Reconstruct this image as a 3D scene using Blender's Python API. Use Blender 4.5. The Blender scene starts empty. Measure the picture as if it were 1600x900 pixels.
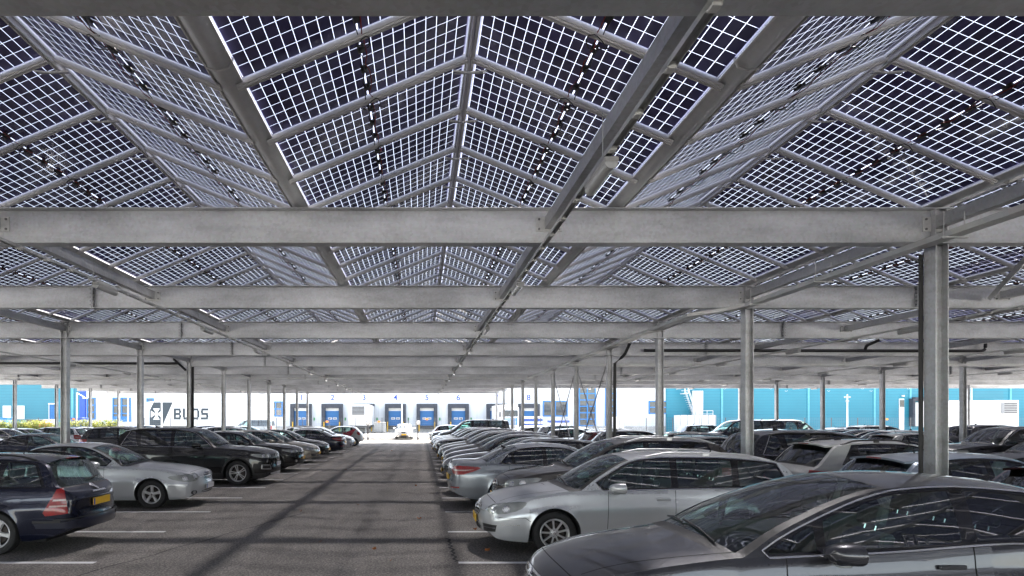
import bpy, bmesh, math, random
from mathutils import Vector, Matrix
from mathutils.bvhtree import BVHTree
from mathutils.geometry import delaunay_2d_cdt
random.seed(7)
R_ = math.radians
sc = bpy.context.scene
COL = sc.collection
CAMH = 2.0; F = 1000.0; VX, VY = 657.0, 655.0

# ------------------------------------------------------------------ materials
def newmat(name):
    m = bpy.data.materials.new(name); m.use_nodes = True
    nt = m.node_tree; b = nt.nodes['Principled BSDF']
    return m, nt, b
def nd(nt, t, **kw):
    n = nt.nodes.new(t)
    for k, v in kw.items():
        if hasattr(n, k): setattr(n, k, v)
        else: n.inputs[k].default_value = v
    return n
def noise(nt, scale, detail=4, rough=.55, coord='Object', vec=None, stretch=None):
    n = nd(nt, 'ShaderNodeTexNoise'); n.inputs['Scale'].default_value = scale
    n.inputs['Detail'].default_value = detail; n.inputs['Roughness'].default_value = rough
    if vec is None:
        tc = nd(nt, 'ShaderNodeTexCoord'); vec = tc.outputs[coord]
    if stretch:
        mp = nd(nt, 'ShaderNodeMapping'); mp.inputs['Scale'].default_value = stretch
        nt.links.new(vec, mp.inputs['Vector']); vec = mp.outputs['Vector']
    nt.links.new(vec, n.inputs['Vector'])
    return n
def ramp(nt, fac, stops):
    r = nd(nt, 'ShaderNodeValToRGB'); e = r.color_ramp.elements
    while len(e) < len(stops): e.new(.5)
    for q, (p, c) in zip(e, stops):
        q.position = p; q.color = (*c, 1) if len(c) == 3 else c
    nt.links.new(fac, r.inputs['Fac']); return r
def mrange(nt, fac, a, b, c, d):
    r = nd(nt, 'ShaderNodeMapRange')
    for i, v in enumerate((a, b, c, d)): r.inputs[i + 1].default_value = v
    nt.links.new(fac, r.inputs[0]); return r
def bump(nt, b, h, strength=.2, dist=.01):
    n = nd(nt, 'ShaderNodeBump'); n.inputs['Strength'].default_value = strength
    n.inputs['Distance'].default_value = dist
    nt.links.new(h, n.inputs['Height']); nt.links.new(n.outputs['Normal'], b.inputs['Normal'])
M = {}
def simple(name, col, rough=.5, metal=0., coat=0., nscale=3., namp=.12, bmp=0, emit=None, spec=.5, coord='Object'):
    m, nt, b = newmat(name)
    n = noise(nt, nscale, coord=coord)
    lo = tuple(max(0, c * (1 - namp)) for c in col); hi = tuple(min(1, c * (1 + namp)) for c in col)
    r = ramp(nt, n.outputs['Fac'], [(.3, lo), (.7, hi)])
    nt.links.new(r.outputs['Color'], b.inputs['Base Color'])
    b.inputs['Roughness'].default_value = rough; b.inputs['Metallic'].default_value = metal
    b.inputs['Coat Weight'].default_value = coat; b.inputs['Specular IOR Level'].default_value = spec
    if bmp: bump(nt, b, n.outputs['Fac'], bmp, .02)
    if emit:
        b.inputs['Emission Color'].default_value = (*emit[:3], 1); b.inputs['Emission Strength'].default_value = emit[3]
    M[name] = m; return m

def mat_paint(name, metal, rough):
    m, nt, b = newmat(name)
    oi = nd(nt, 'ShaderNodeObjectInfo')
    tc = nd(nt, 'ShaderNodeTexCoord')
    n = noise(nt, 2.2, 5, vec=tc.outputs['Object']); n2 = noise(nt, 26, 4, vec=tc.outputs['Object'])
    # settled dust: a thin pale film, thicker on upward faces and in patches
    geo = nd(nt, 'ShaderNodeNewGeometry'); sx = nd(nt, 'ShaderNodeSeparateXYZ')
    nt.links.new(geo.outputs['Normal'], sx.inputs[0])
    up = mrange(nt, sx.outputs['Z'], .2, 1, 0, .45)
    mu = nd(nt, 'ShaderNodeMath', operation='MULTIPLY'); nt.links.new(up.outputs[0], mu.inputs[0])
    pr = mrange(nt, n2.outputs['Fac'], .35, .7, .25, .6); nt.links.new(pr.outputs[0], mu.inputs[1])
    mu2 = nd(nt, 'ShaderNodeMath', operation='MULTIPLY'); nt.links.new(mu.outputs[0], mu2.inputs[0])
    pr2 = mrange(nt, n.outputs['Fac'], .3, .7, .35, .8); nt.links.new(pr2.outputs[0], mu2.inputs[1])
    mx = nd(nt, 'ShaderNodeMixRGB'); nt.links.new(mu2.outputs[0], mx.inputs[0])
    nt.links.new(oi.outputs['Color'], mx.inputs[1]); mx.inputs[2].default_value = (.22, .21, .195, 1)
    bf = nd(nt, 'ShaderNodeMixRGB'); nt.links.new(geo.outputs['Backfacing'], bf.inputs[0])
    nt.links.new(mx.outputs[0], bf.inputs[1]); bf.inputs[2].default_value = (.3, .31, .29, 1)
    nt.links.new(bf.outputs[0], b.inputs['Base Color'])
    inv = nd(nt, 'ShaderNodeMath', operation='SUBTRACT'); inv.inputs[0].default_value = 1
    nt.links.new(geo.outputs['Backfacing'], inv.inputs[1])
    mt = nd(nt, 'ShaderNodeMath', operation='MULTIPLY'); mt.inputs[1].default_value = metal
    nt.links.new(inv.outputs[0], mt.inputs[0]); nt.links.new(mt.outputs[0], b.inputs['Metallic'])
    nt.links.new(inv.outputs[0], b.inputs['Coat Weight'])
    rr = mrange(nt, mu2.outputs[0], 0, .5, rough, rough + .12); nt.links.new(rr.outputs[0], b.inputs['Roughness'])
    cr = mrange(nt, mu2.outputs[0], 0, .5, .01, .035); nt.links.new(cr.outputs[0], b.inputs['Coat Roughness'])
    fl = noise(nt, 900, 1, vec=tc.outputs['Object'])
    bump(nt, b, fl.outputs['Fac'], .03 if metal else .01, .002)
    M[name] = m
mat_paint('paint_metallic', .45, .27); mat_paint('paint_solid', .0, .42)

def mat_glass(name, tint, gl=.09, amt=1.0):
    m, nt, b = newmat(name); nt.nodes.remove(b)
    out = nt.nodes['Material Output']
    tr = nd(nt, 'ShaderNodeBsdfTransparent'); tr.inputs[0].default_value = (*tint, 1)
    gs = nd(nt, 'ShaderNodeBsdfGlossy'); gs.inputs['Roughness'].default_value = .02
    gs.inputs[0].default_value = (.95, .97, 1, 1)
    lw = nd(nt, 'ShaderNodeFresnel'); lw.inputs[0].default_value = 1.52
    n = noise(nt, 7, 3); mr = mrange(nt, n.outputs['Fac'], .3, .7, gl * .8, gl * 1.2)
    ad = nd(nt, 'ShaderNodeMath', operation='ADD'); ad.use_clamp = True
    nt.links.new(lw.outputs[0], ad.inputs[0]); nt.links.new(mr.outputs[0], ad.inputs[1])
    mx = nd(nt, 'ShaderNodeMixShader')
    nt.links.new(ad.outputs[0], mx.inputs[0]); nt.links.new(tr.outputs[0], mx.inputs[1]); nt.links.new(gs.outputs[0], mx.inputs[2])
    # dust film on the pane
    df = nd(nt, 'ShaderNodeBsdfDiffuse'); df.inputs[0].default_value = (.4, .4, .38, 1)
    d2 = noise(nt, 3, 4); dr = mrange(nt, d2.outputs['Fac'], .35, .75, .0, .018)
    m2 = nd(nt, 'ShaderNodeMixShader'); nt.links.new(dr.outputs[0], m2.inputs[0])
    nt.links.new(mx.outputs[0], m2.inputs[1]); nt.links.new(df.outputs[0], m2.inputs[2])
    nt.links.new(m2.outputs[0], out.inputs[0]); M[name] = m
mat_glass('car_glass', (.68, .88, .83)); mat_glass('privacy_glass', (.2, .25, .26)); 

simple('rubber', (.022, .022, .023), .75, nscale=20, namp=.3)
simple('black_plastic', (.02, .02, .021), .45, nscale=12, namp=.2)
simple('gloss_black', (.012, .012, .014), .12, coat=.6)
simple('underbody', (.015, .015, .015), .9)
simple('alloy', (.78, .78, .79), .32, .5, nscale=9, namp=.1)
simple('dark_alloy', (.16, .16, .17), .35, .7)
simple('brake', (.07, .06, .055), .55, .7, nscale=30, namp=.4)
simple('chrome', (.9, .9, .91), .2, .8, namp=.03)
simple('lamp_glass', (.36, .38, .37), .12, .35, coat=1, nscale=6, namp=.2)
simple('lamp_bulb', (.75, .76, .74), .1, .8, coat=1, nscale=40, namp=.15)
simple('tail_red', (.33, .002, .003), .3, coat=1, nscale=30, namp=.3)
simple('tail_clear', (.6, .45, .42), .3, coat=1, nscale=30, namp=.2)
simple('amber', (.7, .22, .02), .25, coat=1)
simple('plate_yellow', (.85, .5, .02), .4, nscale=5, namp=.05)
simple('plate_white', (.75, .76, .78), .4, nscale=5, namp=.05); simple('plate_blue', (.02, .08, .45), .4)
simple('ink', (.01, .01, .01), .5)
simple('seat_fabric', (.12, .12, .125), .9, nscale=40, namp=.3)
simple('seat_light', (.3, .3, .28), .85, nscale=40, namp=.15)
simple('white_paint', (.8, .8, .8), .35, coat=.4, nscale=.8, namp=.04)

def mat_steel(name, base, amp, spangle=30):
    m, nt, b = newmat(name)
    tc = nd(nt, 'ShaderNodeTexCoord')
    geo = nd(nt, 'ShaderNodeNewGeometry')
    v = geo.outputs['Position']
    n1 = noise(nt, .55, 6, .62, vec=v, stretch=(1, 1, 2.6)); n2 = noise(nt, 9, 5, .7, vec=v)
    n2b = noise(nt, 2.4, 4, .6, vec=v, stretch=(.5, .5, 3))
    vo = nd(nt, 'ShaderNodeTexVoronoi'); vo.inputs['Scale'].default_value = spangle; nt.links.new(v, vo.inputs['Vector'])
    a = mrange(nt, n1.outputs['Fac'], .35, .65, 0, 1)
    r = ramp(nt, a.outputs[0], [(0, tuple(c * (1 - amp) for c in base)), (1, tuple(min(1, c * (1 + amp)) for c in base))])
    mx = nd(nt, 'ShaderNodeMixRGB', blend_type='MULTIPLY'); mx.inputs[0].default_value = .55
    r2 = ramp(nt, n2.outputs['Fac'], [(.3, (.9, .9, .91)), (.65, (1, 1, 1))])
    nt.links.new(r.outputs[0], mx.inputs[1]); nt.links.new(r2.outputs[0], mx.inputs[2])
    mx3 = nd(nt, 'ShaderNodeMixRGB', blend_type='MULTIPLY'); mx3.inputs[0].default_value = .6
    r3 = ramp(nt, n2b.outputs['Fac'], [(.4, (.86, .86, .86)), (.52, (1, 1, 1))])
    nt.links.new(mx.outputs[0], mx3.inputs[1]); nt.links.new(r3.outputs[0], mx3.inputs[2])
    mx2 = nd(nt, 'ShaderNodeMixRGB', blend_type='OVERLAY'); mx2.inputs[0].default_value = .12
    nt.links.new(mx3.outputs[0], mx2.inputs[1]); nt.links.new(vo.outputs['Color'], mx2.inputs[2])
    hs = nd(nt, 'ShaderNodeHueSaturation'); hs.inputs['Saturation'].default_value = .25
    nt.links.new(mx2.outputs[0], hs.inputs['Color']); nt.links.new(hs.outputs[0], b.inputs['Base Color'])
    b.inputs['Metallic'].default_value = .65
    rr = mrange(nt, n2.outputs['Fac'], .3, .7, .34, .5); nt.links.new(rr.outputs[0], b.inputs['Roughness'])
    bump(nt, b, n2.outputs['Fac'], .03, .01)
    M[name] = m
mat_steel('galvanised', (.50, .525, .55), .22)
mat_steel('galvanised_column', (.50, .53, .56), .16)
mat_steel('galvanised_dark', (.42, .44, .47), .2)
simple('aluminium', (.8, .79, .77), .4, 0, nscale=1, namp=.04)
mat_steel('gutter_steel', (.72, .72, .7), .1); mat_steel('tray_steel', (.5, .53, .5), .1, 5)
simple('bright_bolt', (.2, .2, .2), .4, .6)
simple('plate_steel', (.62, .62, .6), .5, .3, nscale=20, namp=.1)
simple('black_pipe', (.015, .015, .016), .45)
simple('red_cable', (.25, .02, .02), .6)
simple('lamp_cover', (.42, .43, .43), .25, coat=.4, namp=.04)
simple('lamp_base', (.38, .38, .38), .5)

def mat_pv():
    m, nt, b = newmat('pv_glass'); out = nt.nodes['Material Output']
    uv = nd(nt, 'ShaderNodeUVMap'); s = nd(nt, 'ShaderNodeSeparateXYZ'); nt.links.new(uv.outputs[0], s.inputs[0])
    def math_(op, a, b_=None, c=None):
        n = nd(nt, 'ShaderNodeMath', operation=op)
        for i, q in enumerate((a, b_, c)):
            if q is None: continue
            if isinstance(q, (int, float)): n.inputs[i].default_value = q
            else: nt.links.new(q, n.inputs[i])
        return n.outputs[0]
    def cell(o, k, margin):
        # margin at both ends, then k cells
        t = math_('MULTIPLY', math_('SUBTRACT', o, margin), k / (1 - 2 * margin))
        fr = math_('FRACT', t); d = math_('ABSOLUTE', math_('SUBTRACT', fr, .5))   # 0 centre .. .5 edge
        outside = math_('MAXIMUM', math_('LESS_THAN', t, 0), math_('GREATER_THAN', t, k))
        return d, outside, t
    du, ou, tu = cell(s.outputs['X'], 20, .009)
    dv, ov, tv = cell(s.outputs['Y'], 6, .012)
    gu = math_('GREATER_THAN', du, .5 - .0245); gv = math_('GREATER_THAN', dv, .5 - .0145)
    mid = math_('LESS_THAN', math_('ABSOLUTE', math_('SUBTRACT', s.outputs['X'], .5)), .0035)
    # clipped corners of the pseudo-square cells
    cor = math_('GREATER_THAN', math_('ADD', math_('MULTIPLY', du, .55), dv), .763)
    g = math_('MAXIMUM', math_('MAXIMUM', gu, gv), math_('MAXIMUM', cor, mid))
    g = math_('MAXIMUM', g, math_('MAXIMUM', ou, ov))
    # cells
    geo = nd(nt, 'ShaderNodeNewGeometry')
    n = noise(nt, .35, 5, .6, vec=geo.outputs['Position']); n2 = noise(nt, 5, 3, vec=geo.outputs['Position'])
    r = ramp(nt, n.outputs['Fac'], [(.35, (.08, .075, .22)), (.55, (.14, .13, .32)), (.72, (.24, .23, .40))])
    wn = nd(nt, 'ShaderNodeTexWhiteNoise'); cb = nd(nt, 'ShaderNodeCombineXYZ')
    nt.links.new(math_('FLOOR', tu), cb.inputs[0]); nt.links.new(math_('FLOOR', tv), cb.inputs[1])
    vm = nd(nt, 'ShaderNodeVectorMath', operation='ADD'); nt.links.new(cb.outputs[0], vm.inputs[0])
    sn = nd(nt, 'ShaderNodeVectorMath', operation='SNAP'); sn.inputs[1].default_value = (2.1, 1.07, 50)
    nt.links.new(geo.outputs['Position'], sn.inputs[0]); nt.links.new(sn.outputs[0], vm.inputs[1])
    nt.links.new(vm.outputs[0], wn.inputs['Vector'])
    mx = nd(nt, 'ShaderNodeMixRGB', blend_type='MULTIPLY'); mx.inputs[0].default_value = .5
    nt.links.new(r.outputs[0], mx.inputs[1]); nt.links.new(wn.outputs['Value'], mx.inputs[2])
    nt.links.new(mx.outputs[0], b.inputs['Base Color']); b.inputs['Roughness'].default_value = .12
    b.inputs['IOR'].default_value = 1.5
    tr = nd(nt, 'ShaderNodeBsdfTransparent'); tr.inputs[0].default_value = (.54, .54, .585, 1)
    tl = nd(nt, 'ShaderNodeBsdfTranslucent'); tl.inputs[0].default_value = (.5, .51, .58, 1)
    gm = nd(nt, 'ShaderNodeMixShader'); gm.inputs[0].default_value = .012
    nt.links.new(tr.outputs[0], gm.inputs[1]); nt.links.new(tl.outputs[0], gm.inputs[2])
    ms = nd(nt, 'ShaderNodeMixShader'); nt.links.new(g, ms.inputs[0])
    nt.links.new(b.outputs[0], ms.inputs[1]); nt.links.new(gm.outputs[0], ms.inputs[2])
    nt.links.new(ms.outputs[0], out.inputs[0]); M['pv'] = m
mat_pv()

def mat_asphalt(name, base, warm=(1, .96, .92)):
    m, nt, b = newmat(name)
    geo = nd(nt, 'ShaderNodeNewGeometry'); v = geo.outputs['Position']
    n1 = noise(nt, .25, 6, .6, vec=v); n2 = noise(nt, 32, 6, .85, vec=v); n3 = noise(nt, 1.6, 5, .6, vec=v, stretch=(1, .25, 1))
    vo = nd(nt, 'ShaderNodeTexVoronoi'); vo.inputs['Scale'].default_value = 55; nt.links.new(v, vo.inputs['Vector'])
    r = ramp(nt, n1.outputs['Fac'], [(.3, tuple(base * .82 * w for w in warm)), (.7, tuple(base * 1.2 * w for w in warm))])
    r2 = ramp(nt, n2.outputs['Fac'], [(.32, (.2, .2, .2)), (.5, (.95, .95, .95)), (.66, (3.0, 2.95, 2.8))])
    m1 = nd(nt, 'ShaderNodeMixRGB', blend_type='MULTIPLY'); m1.inputs[0].default_value = .85
    nt.links.new(r.outputs[0], m1.inputs[1]); nt.links.new(r2.outputs[0], m1.inputs[2])
    r3 = ramp(nt, n3.outputs['Fac'], [(.35, (.8, .8, .8)), (.6, (1.12, 1.12, 1.12))])
    m2 = nd(nt, 'ShaderNodeMixRGB', blend_type='MULTIPLY'); m2.inputs[0].default_value = .8
    nt.links.new(m1.outputs[0], m2.inputs[1]); nt.links.new(r3.outputs[0], m2.inputs[2])
    st = ramp(nt, vo.outputs['Distance'], [(.0, (1.5, 1.5, 1.45)), (.18, (1, 1, 1))])
    m3 = nd(nt, 'ShaderNodeMixRGB', blend_type='MULTIPLY'); m3.inputs[0].default_value = .7
    nt.links.new(m2.outputs[0], m3.inputs[1]); nt.links.new(st.outputs[0], m3.inputs[2])
    # scattered oil and tyre stains in the middle of bays
    n4 = noise(nt, .9, 2, .5, vec=v); o = ramp(nt, n4.outputs['Fac'], [(.66, (1, 1, 1)), (.74, (.62, .62, .62))])
    m4 = nd(nt, 'ShaderNodeMixRGB', blend_type='MULTIPLY'); m4.inputs[0].default_value = 1
    nt.links.new(m3.outputs[0], m4.inputs[1]); nt.links.new(o.outputs[0], m4.inputs[2])
    nt.links.new(m4.outputs[0], b.inputs['Base Color'])
    b.inputs['Roughness'].default_value = .85; b.inputs['Specular IOR Level'].default_value = .3
    bump(nt, b, n2.outputs['Fac'], .6, .01); M[name] = m
mat_asphalt('asphalt', .195, (1, .93, .86)); mat_asphalt('road_asphalt', .2, (1, 1, .98)); mat_asphalt('concrete', .42, (1, .98, .95))
def mat_line():
    m, nt, b = newmat('line_paint')
    geo = nd(nt, 'ShaderNodeNewGeometry'); v = geo.outputs['Position']
    n = noise(nt, 35, 4, .7, vec=v); n1 = noise(nt, 1.2, 3, vec=v)
    a = nd(nt, 'ShaderNodeMath', operation='ADD'); nt.links.new(n.outputs['Fac'], a.inputs[0]); nt.links.new(n1.outputs['Fac'], a.inputs[1])
    r = ramp(nt, a.outputs[0], [(.3, (.25, .25, .24)), (.42, (.8, .8, .78)), (1, (.88, .88, .86))])
    a2 = mrange(nt, a.outputs[0], .0, 2.0, 0, 1); nt.links.new(a2.outputs[0], r.inputs['Fac'])
    nt.links.new(r.outputs[0], b.inputs['Base Color']); b.inputs['Roughness'].default_value = .7; M['line_paint'] = m
    m, nt, b = newmat('faded_line')
    geo = nd(nt, 'ShaderNodeNewGeometry'); v = geo.outputs['Position']
    n = noise(nt, 18, 5, .75, vec=v); r = ramp(nt, n.outputs['Fac'], [(.45, (.10, .092, .085)), (.7, (.24, .23, .22))])
    nt.links.new(r.outputs[0], b.inputs['Base Color']); b.inputs['Roughness'].default_value = .8; M['faded_line'] = m
mat_line()

def mat_cladding(name, col, pitch=.5, axis='Z', amp=.1, rough=.45):
    m, nt, b = newmat(name)
    geo = nd(nt, 'ShaderNodeNewGeometry'); s = nd(nt, 'ShaderNodeSeparateXYZ'); nt.links.new(geo.outputs['Position'], s.inputs[0])
    a = nd(nt, 'ShaderNodeMath', operation='MULTIPLY'); a.inputs[1].default_value = 1 / pitch; nt.links.new(s.outputs[axis], a.inputs[0])
    f = nd(nt, 'ShaderNodeMath', operation='FRACT'); nt.links.new(a.outputs[0], f.inputs[0])
    n = noise(nt, .15, 4, vec=geo.outputs['Position'])
    r = ramp(nt, n.outputs['Fac'], [(.3, tuple(c * .93 for c in col)), (.7, tuple(min(1, c * 1.07) for c in col))])
    gr = ramp(nt, f.outputs[0], [(0, (1 - amp * 3,) * 3), (.12, (1, 1, 1)), (.88, (1, 1, 1)), (1, (1 - amp,) * 3)])
    mx = nd(nt, 'ShaderNodeMixRGB', blend_type='MULTIPLY'); mx.inputs[0].default_value = 1
    nt.links.new(r.outputs[0], mx.inputs[1]); nt.links.new(gr.outputs[0], mx.inputs[2]); nt.links.new(mx.outputs[0], b.inputs['Base Color'])
    b.inputs['Roughness'].default_value = rough; bump(nt, b, f.outputs[0], .3, .03); M[name] = m
mat_cladding('clad_teal', (.025, .235, .325), .45, 'Z', .12); mat_cladding('clad_teal_dark', (.035, .22, .30), .45, 'Z', .1)
mat_cladding('clad_white', (.72, .74, .76), 1.1, 'X', .05); mat_cladding('clad_blue', (.03, .1, .6), .6, 'X', .05)
mat_cladding('door_blue', (.02, .16, .42), .5, 'Z', .12)
mat_cladding('trailer_white', (.8, .8, .8), 2.4, 'X', .03)
simple('frame_blue', (.02, .2, .55), .4); simple('shelter', (.06, .065, .08), .8, namp=.2)
simple('teal_light', (.12, .42, .52), .5)
simple('window_dark', (.03, .045, .06), .08, coat=1, nscale=1.5, namp=.5)
simple('text_blue', (.02, .07, .45), .5); simple('text_dark', (.03, .045, .06), .5)
simple('pole_white', (.7, .7, .7), .45); simple('yellow', (.75, .45, .03), .5); simple('red', (.6, .03, .03), .45)
simple('grey_box', (.3, .31, .32), .5); simple('dark_grey', (.06, .06, .065), .55); simple('blue_bin', (.03, .08, .35), .5)
simple('orange', (.8, .25, .03), .5); simple('green', (.03, .35, .1), .5); simple('pink_red', (.55, .05, .08), .4)
simple('fence_wire', (.22, .24, .25), .5, .4); simple('leaf_brown', (.35, .13, .04), .8)

# ------------------------------------------------------------------ mesh tools
class MB:
    def __init__(s): s.v = []; s.f = []; s.m = []; s.mats = []; s.n = {}
    def mi(s, mat):
        if mat not in s.mats: s.mats.append(mat)
        return s.mats.index(mat)
    def add(s, vs, fs, mat):
        o = len(s.v); s.v += [tuple(v) for v in vs]; k = s.mi(mat)
        for f in fs: s.f.append(tuple(i + o for i in f)); s.m.append(k)
        return s
    def box(s, x0, x1, y0, y1, z0, z1, mat, T=None):
        vs = [(x, y, z) for x in (x0, x1) for y in (y0, y1) for z in (z0, z1)]
        if T: vs = [T @ Vector(v) for v in vs]
        return s.add(vs, [(0, 1, 3, 2), (4, 6, 7, 5), (0, 4, 5, 1), (2, 3, 7, 6), (0, 2, 6, 4), (1, 5, 7, 3)], mat)
    def bbox(s, x0, x1, y0, y1, z0, z1, mat, b=.01, T=None):
        """box with chamfered edges"""
        c = Vector(((x0 + x1) / 2, (y0 + y1) / 2, (z0 + z1) / 2)); h = Vector(((x1 - x0) / 2, (y1 - y0) / 2, (z1 - z0) / 2))
        b = min(b, *(.45 * q for q in h)); bm = bmesh.new(); pts = []
        for i in (-1, 1):
            for j in (-1, 1):
                for k in (-1, 1):
                    for a in range(3):
                        d = [h[0] - b, h[1] - b, h[2] - b]; d[a] = h[a]
                        pts.append(bm.verts.new((c[0] + i * d[0], c[1] + j * d[1], c[2] + k * d[2])))
        r = bmesh.ops.convex_hull(bm, input=pts); bm.verts.index_update()
        vs = [v.co.copy() for v in bm.verts]
        if T: vs = [T @ v for v in vs]
        s.add(vs, [[v.index for v in f.verts] for f in bm.faces], mat); bm.free(); return s
    def tube(s, pts, r, mat, n=8, cap=True):
        pts = [Vector(p) for p in pts]; rs = r if isinstance(r, (list, tuple)) else [r] * len(pts)
        rings = []; up = Vector((0, 0, 1))
        for i, p in enumerate(pts):
            d = (pts[min(i + 1, len(pts) - 1)] - pts[max(i - 1, 0)]).normalized()
            a = d.cross(up if abs(d.z) < .95 else Vector((1, 0, 0))).normalized(); b = d.cross(a).normalized()
            rings.append([p + rs[i] * (a * math.cos(2 * math.pi * k / n) + b * math.sin(2 * math.pi * k / n)) for k in range(n)])
        vs = [q for g in rings for q in g]
        fs = [(i * n + k, i * n + (k + 1) % n, (i + 1) * n + (k + 1) % n, (i + 1) * n + k) for i in range(len(pts) - 1) for k in range(n)]
        if cap: fs += [tuple(range(n - 1, -1, -1)), tuple((len(pts) - 1) * n + k for k in range(n))]
        return s.add(vs, fs, mat)
    def extrude(s, poly, a, b, mat, fn):
        """poly list of 2D, fn(u,v,w)->xyz"""
        n = len(poly); vs = [fn(u, v, a) for u, v in poly] + [fn(u, v, b) for u, v in poly]
        fs = [(i, (i + 1) % n, n + (i + 1) % n, n + i) for i in range(n)] + [tuple(range(n - 1, -1, -1)), tuple(range(n, 2 * n))]
        return s.add(vs, fs, mat)
    def lathe_y(s, prof, mat, n=40, c=(0, 0, 0)):
        """prof: (y, r); around the y axis"""
        vs = [(c[0] + r * math.cos(2 * math.pi * k / n), c[1] + y, c[2] + r * math.sin(2 * math.pi * k / n)) for y, r in prof for k in range(n)]
        fs = [(i * n + k, i * n + (k + 1) % n, (i + 1) * n + (k + 1) % n, (i + 1) * n + k) for i in range(len(prof) - 1) for k in range(n)]
        return s.add(vs, fs, mat)
    def build(s, name, parent=None, smooth=False, fix=True, uv=None):
        me = bpy.data.meshes.new(name); me.from_pydata(s.v, [], s.f)
        for k in s.mats: me.materials.append(M[k])
        me.polygons.foreach_set('material_index', s.m)
        if fix:
            bm = bmesh.new(); bm.from_mesh(me); bmesh.ops.recalc_face_normals(bm, faces=bm.faces); bm.to_mesh(me); bm.free()
        if s.n:
            for p in me.polygons:
                k = [s.n[i] for i in p.vertices if i in s.n]
                if k and p.normal.dot(sum(k, Vector())) < 0: p.flip()
            me.polygons.foreach_set('use_smooth', [True] * len(me.polygons)); me.update()
            me.normals_split_custom_set_from_vertices([tuple(s.n.get(i, (0, 0, 0))) for i in range(len(me.vertices))]); smooth = False
        if smooth: me.polygons.foreach_set('use_smooth', [True] * len(me.polygons))
        if smooth == 'auto':
            me.set_sharp_from_angle(angle=R_(38))
        me.update()
        o = bpy.data.objects.new(name, me); COL.objects.link(o); o.parent = parent
        return o
def tag(o, label=None, cat=None, group=None, kind=None):
    if label: o['label'] = label
    if cat: o['category'] = cat
    if group: o['group'] = group
    if kind: o['kind'] = kind
    return o
def empty(name, loc=(0, 0, 0), rz=0, label=None, cat=None, group=None):
    o = bpy.data.objects.new(name, None); COL.objects.link(o); o.location = loc; o.rotation_euler = (0, 0, rz)
    o.empty_display_size = .1
    return tag(o, label, cat, group)
def copy_tree(o, parent=None, skip=()):
    c = o.copy(); COL.objects.link(c); c.parent = parent
    for ch in KIDS.get(o.name, ()):
        if LOD.get(ch.name, 0) in skip: continue
        copy_tree(ch, c, skip)
    return c
KIDS = {}; LOD = {}
def index_kids(root):
    KIDS[root.name] = [o for o in COL.objects if o.parent == root]
    for k in KIDS[root.name]: index_kids(k)
def text(name, s, size, mat, loc, rot, parent=None, ext=.003, align='CENTER', sx=1.0, bold=0):
    cu = bpy.data.curves.new(name, 'FONT'); cu.body = s; cu.size = size; cu.extrude = ext; cu.align_x = align; cu.align_y = 'CENTER'
    cu.offset = bold
    tmp = bpy.data.objects.new('tmp', cu); COL.objects.link(tmp)
    dg = bpy.context.evaluated_depsgraph_get(); me = bpy.data.meshes.new_from_object(tmp.evaluated_get(dg))
    bpy.data.objects.remove(tmp); me.name = name; me.materials.clear(); me.materials.append(M[mat])
    o = bpy.data.objects.new(name, me); COL.objects.link(o); o.location = loc; o.rotation_euler = rot; o.scale = (sx, 1, 1); o.parent = parent
    return o
def pchip(pts):
    xs = [p[0] for p in pts]; ys = [p[1] for p in pts]; n = len(xs)
    h = [xs[i + 1] - xs[i] for i in range(n - 1)]; d = [(ys[i + 1] - ys[i]) / h[i] for i in range(n - 1)]
    m = [d[0]] + [0 if d[i - 1] * d[i] <= 0 else 3 * (h[i - 1] + h[i]) / ((2 * h[i] + h[i - 1]) / d[i - 1] + (h[i] + 2 * h[i - 1]) / d[i]) for i in range(1, n - 1)] + [d[-1]]
    def f(x):
        if x <= xs[0]: return ys[0]
        if x >= xs[-1]: return ys[-1]
        i = 0
        while x > xs[i + 1]: i += 1
        t = (x - xs[i]) / h[i]
        return ((2 * t**3 - 3 * t * t + 1) * ys[i] + (t**3 - 2 * t * t + t) * h[i] * m[i] + (-2 * t**3 + 3 * t * t) * ys[i + 1] + (t**3 - t * t) * h[i] * m[i + 1])
    return f
def inpoly(p, poly):
    x, y = p; c = False; j = len(poly) - 1
    for i in range(len(poly)):
        xi, yi = poly[i]; xj, yj = poly[j]
        if (yi > y) != (yj > y) and x < (xj - xi) * (y - yi) / (yj - yi) + xi: c = not c
        j = i
    return c
def dens(poly, step, closed=True):
    out = []; n = len(poly)
    for i in range(n if closed else n - 1):
        a = Vector(poly[i]); b = Vector(poly[(i + 1) % n]); k = max(1, int(math.ceil((b - a).length / step)))
        out += [tuple(a.lerp(b, t / k)) for t in range(k)]
    if not closed: out.append(tuple(poly[-1]))
    return out
def chaikin(poly, it=1, q=.25):
    for _ in range(it):
        o = []
        for i in range(len(poly)):
            a = Vector(poly[i]); b = Vector(poly[(i + 1) % len(poly)]); o += [tuple(a.lerp(b, q)), tuple(a.lerp(b, 1 - q))]
        poly = o
    return poly
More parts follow.
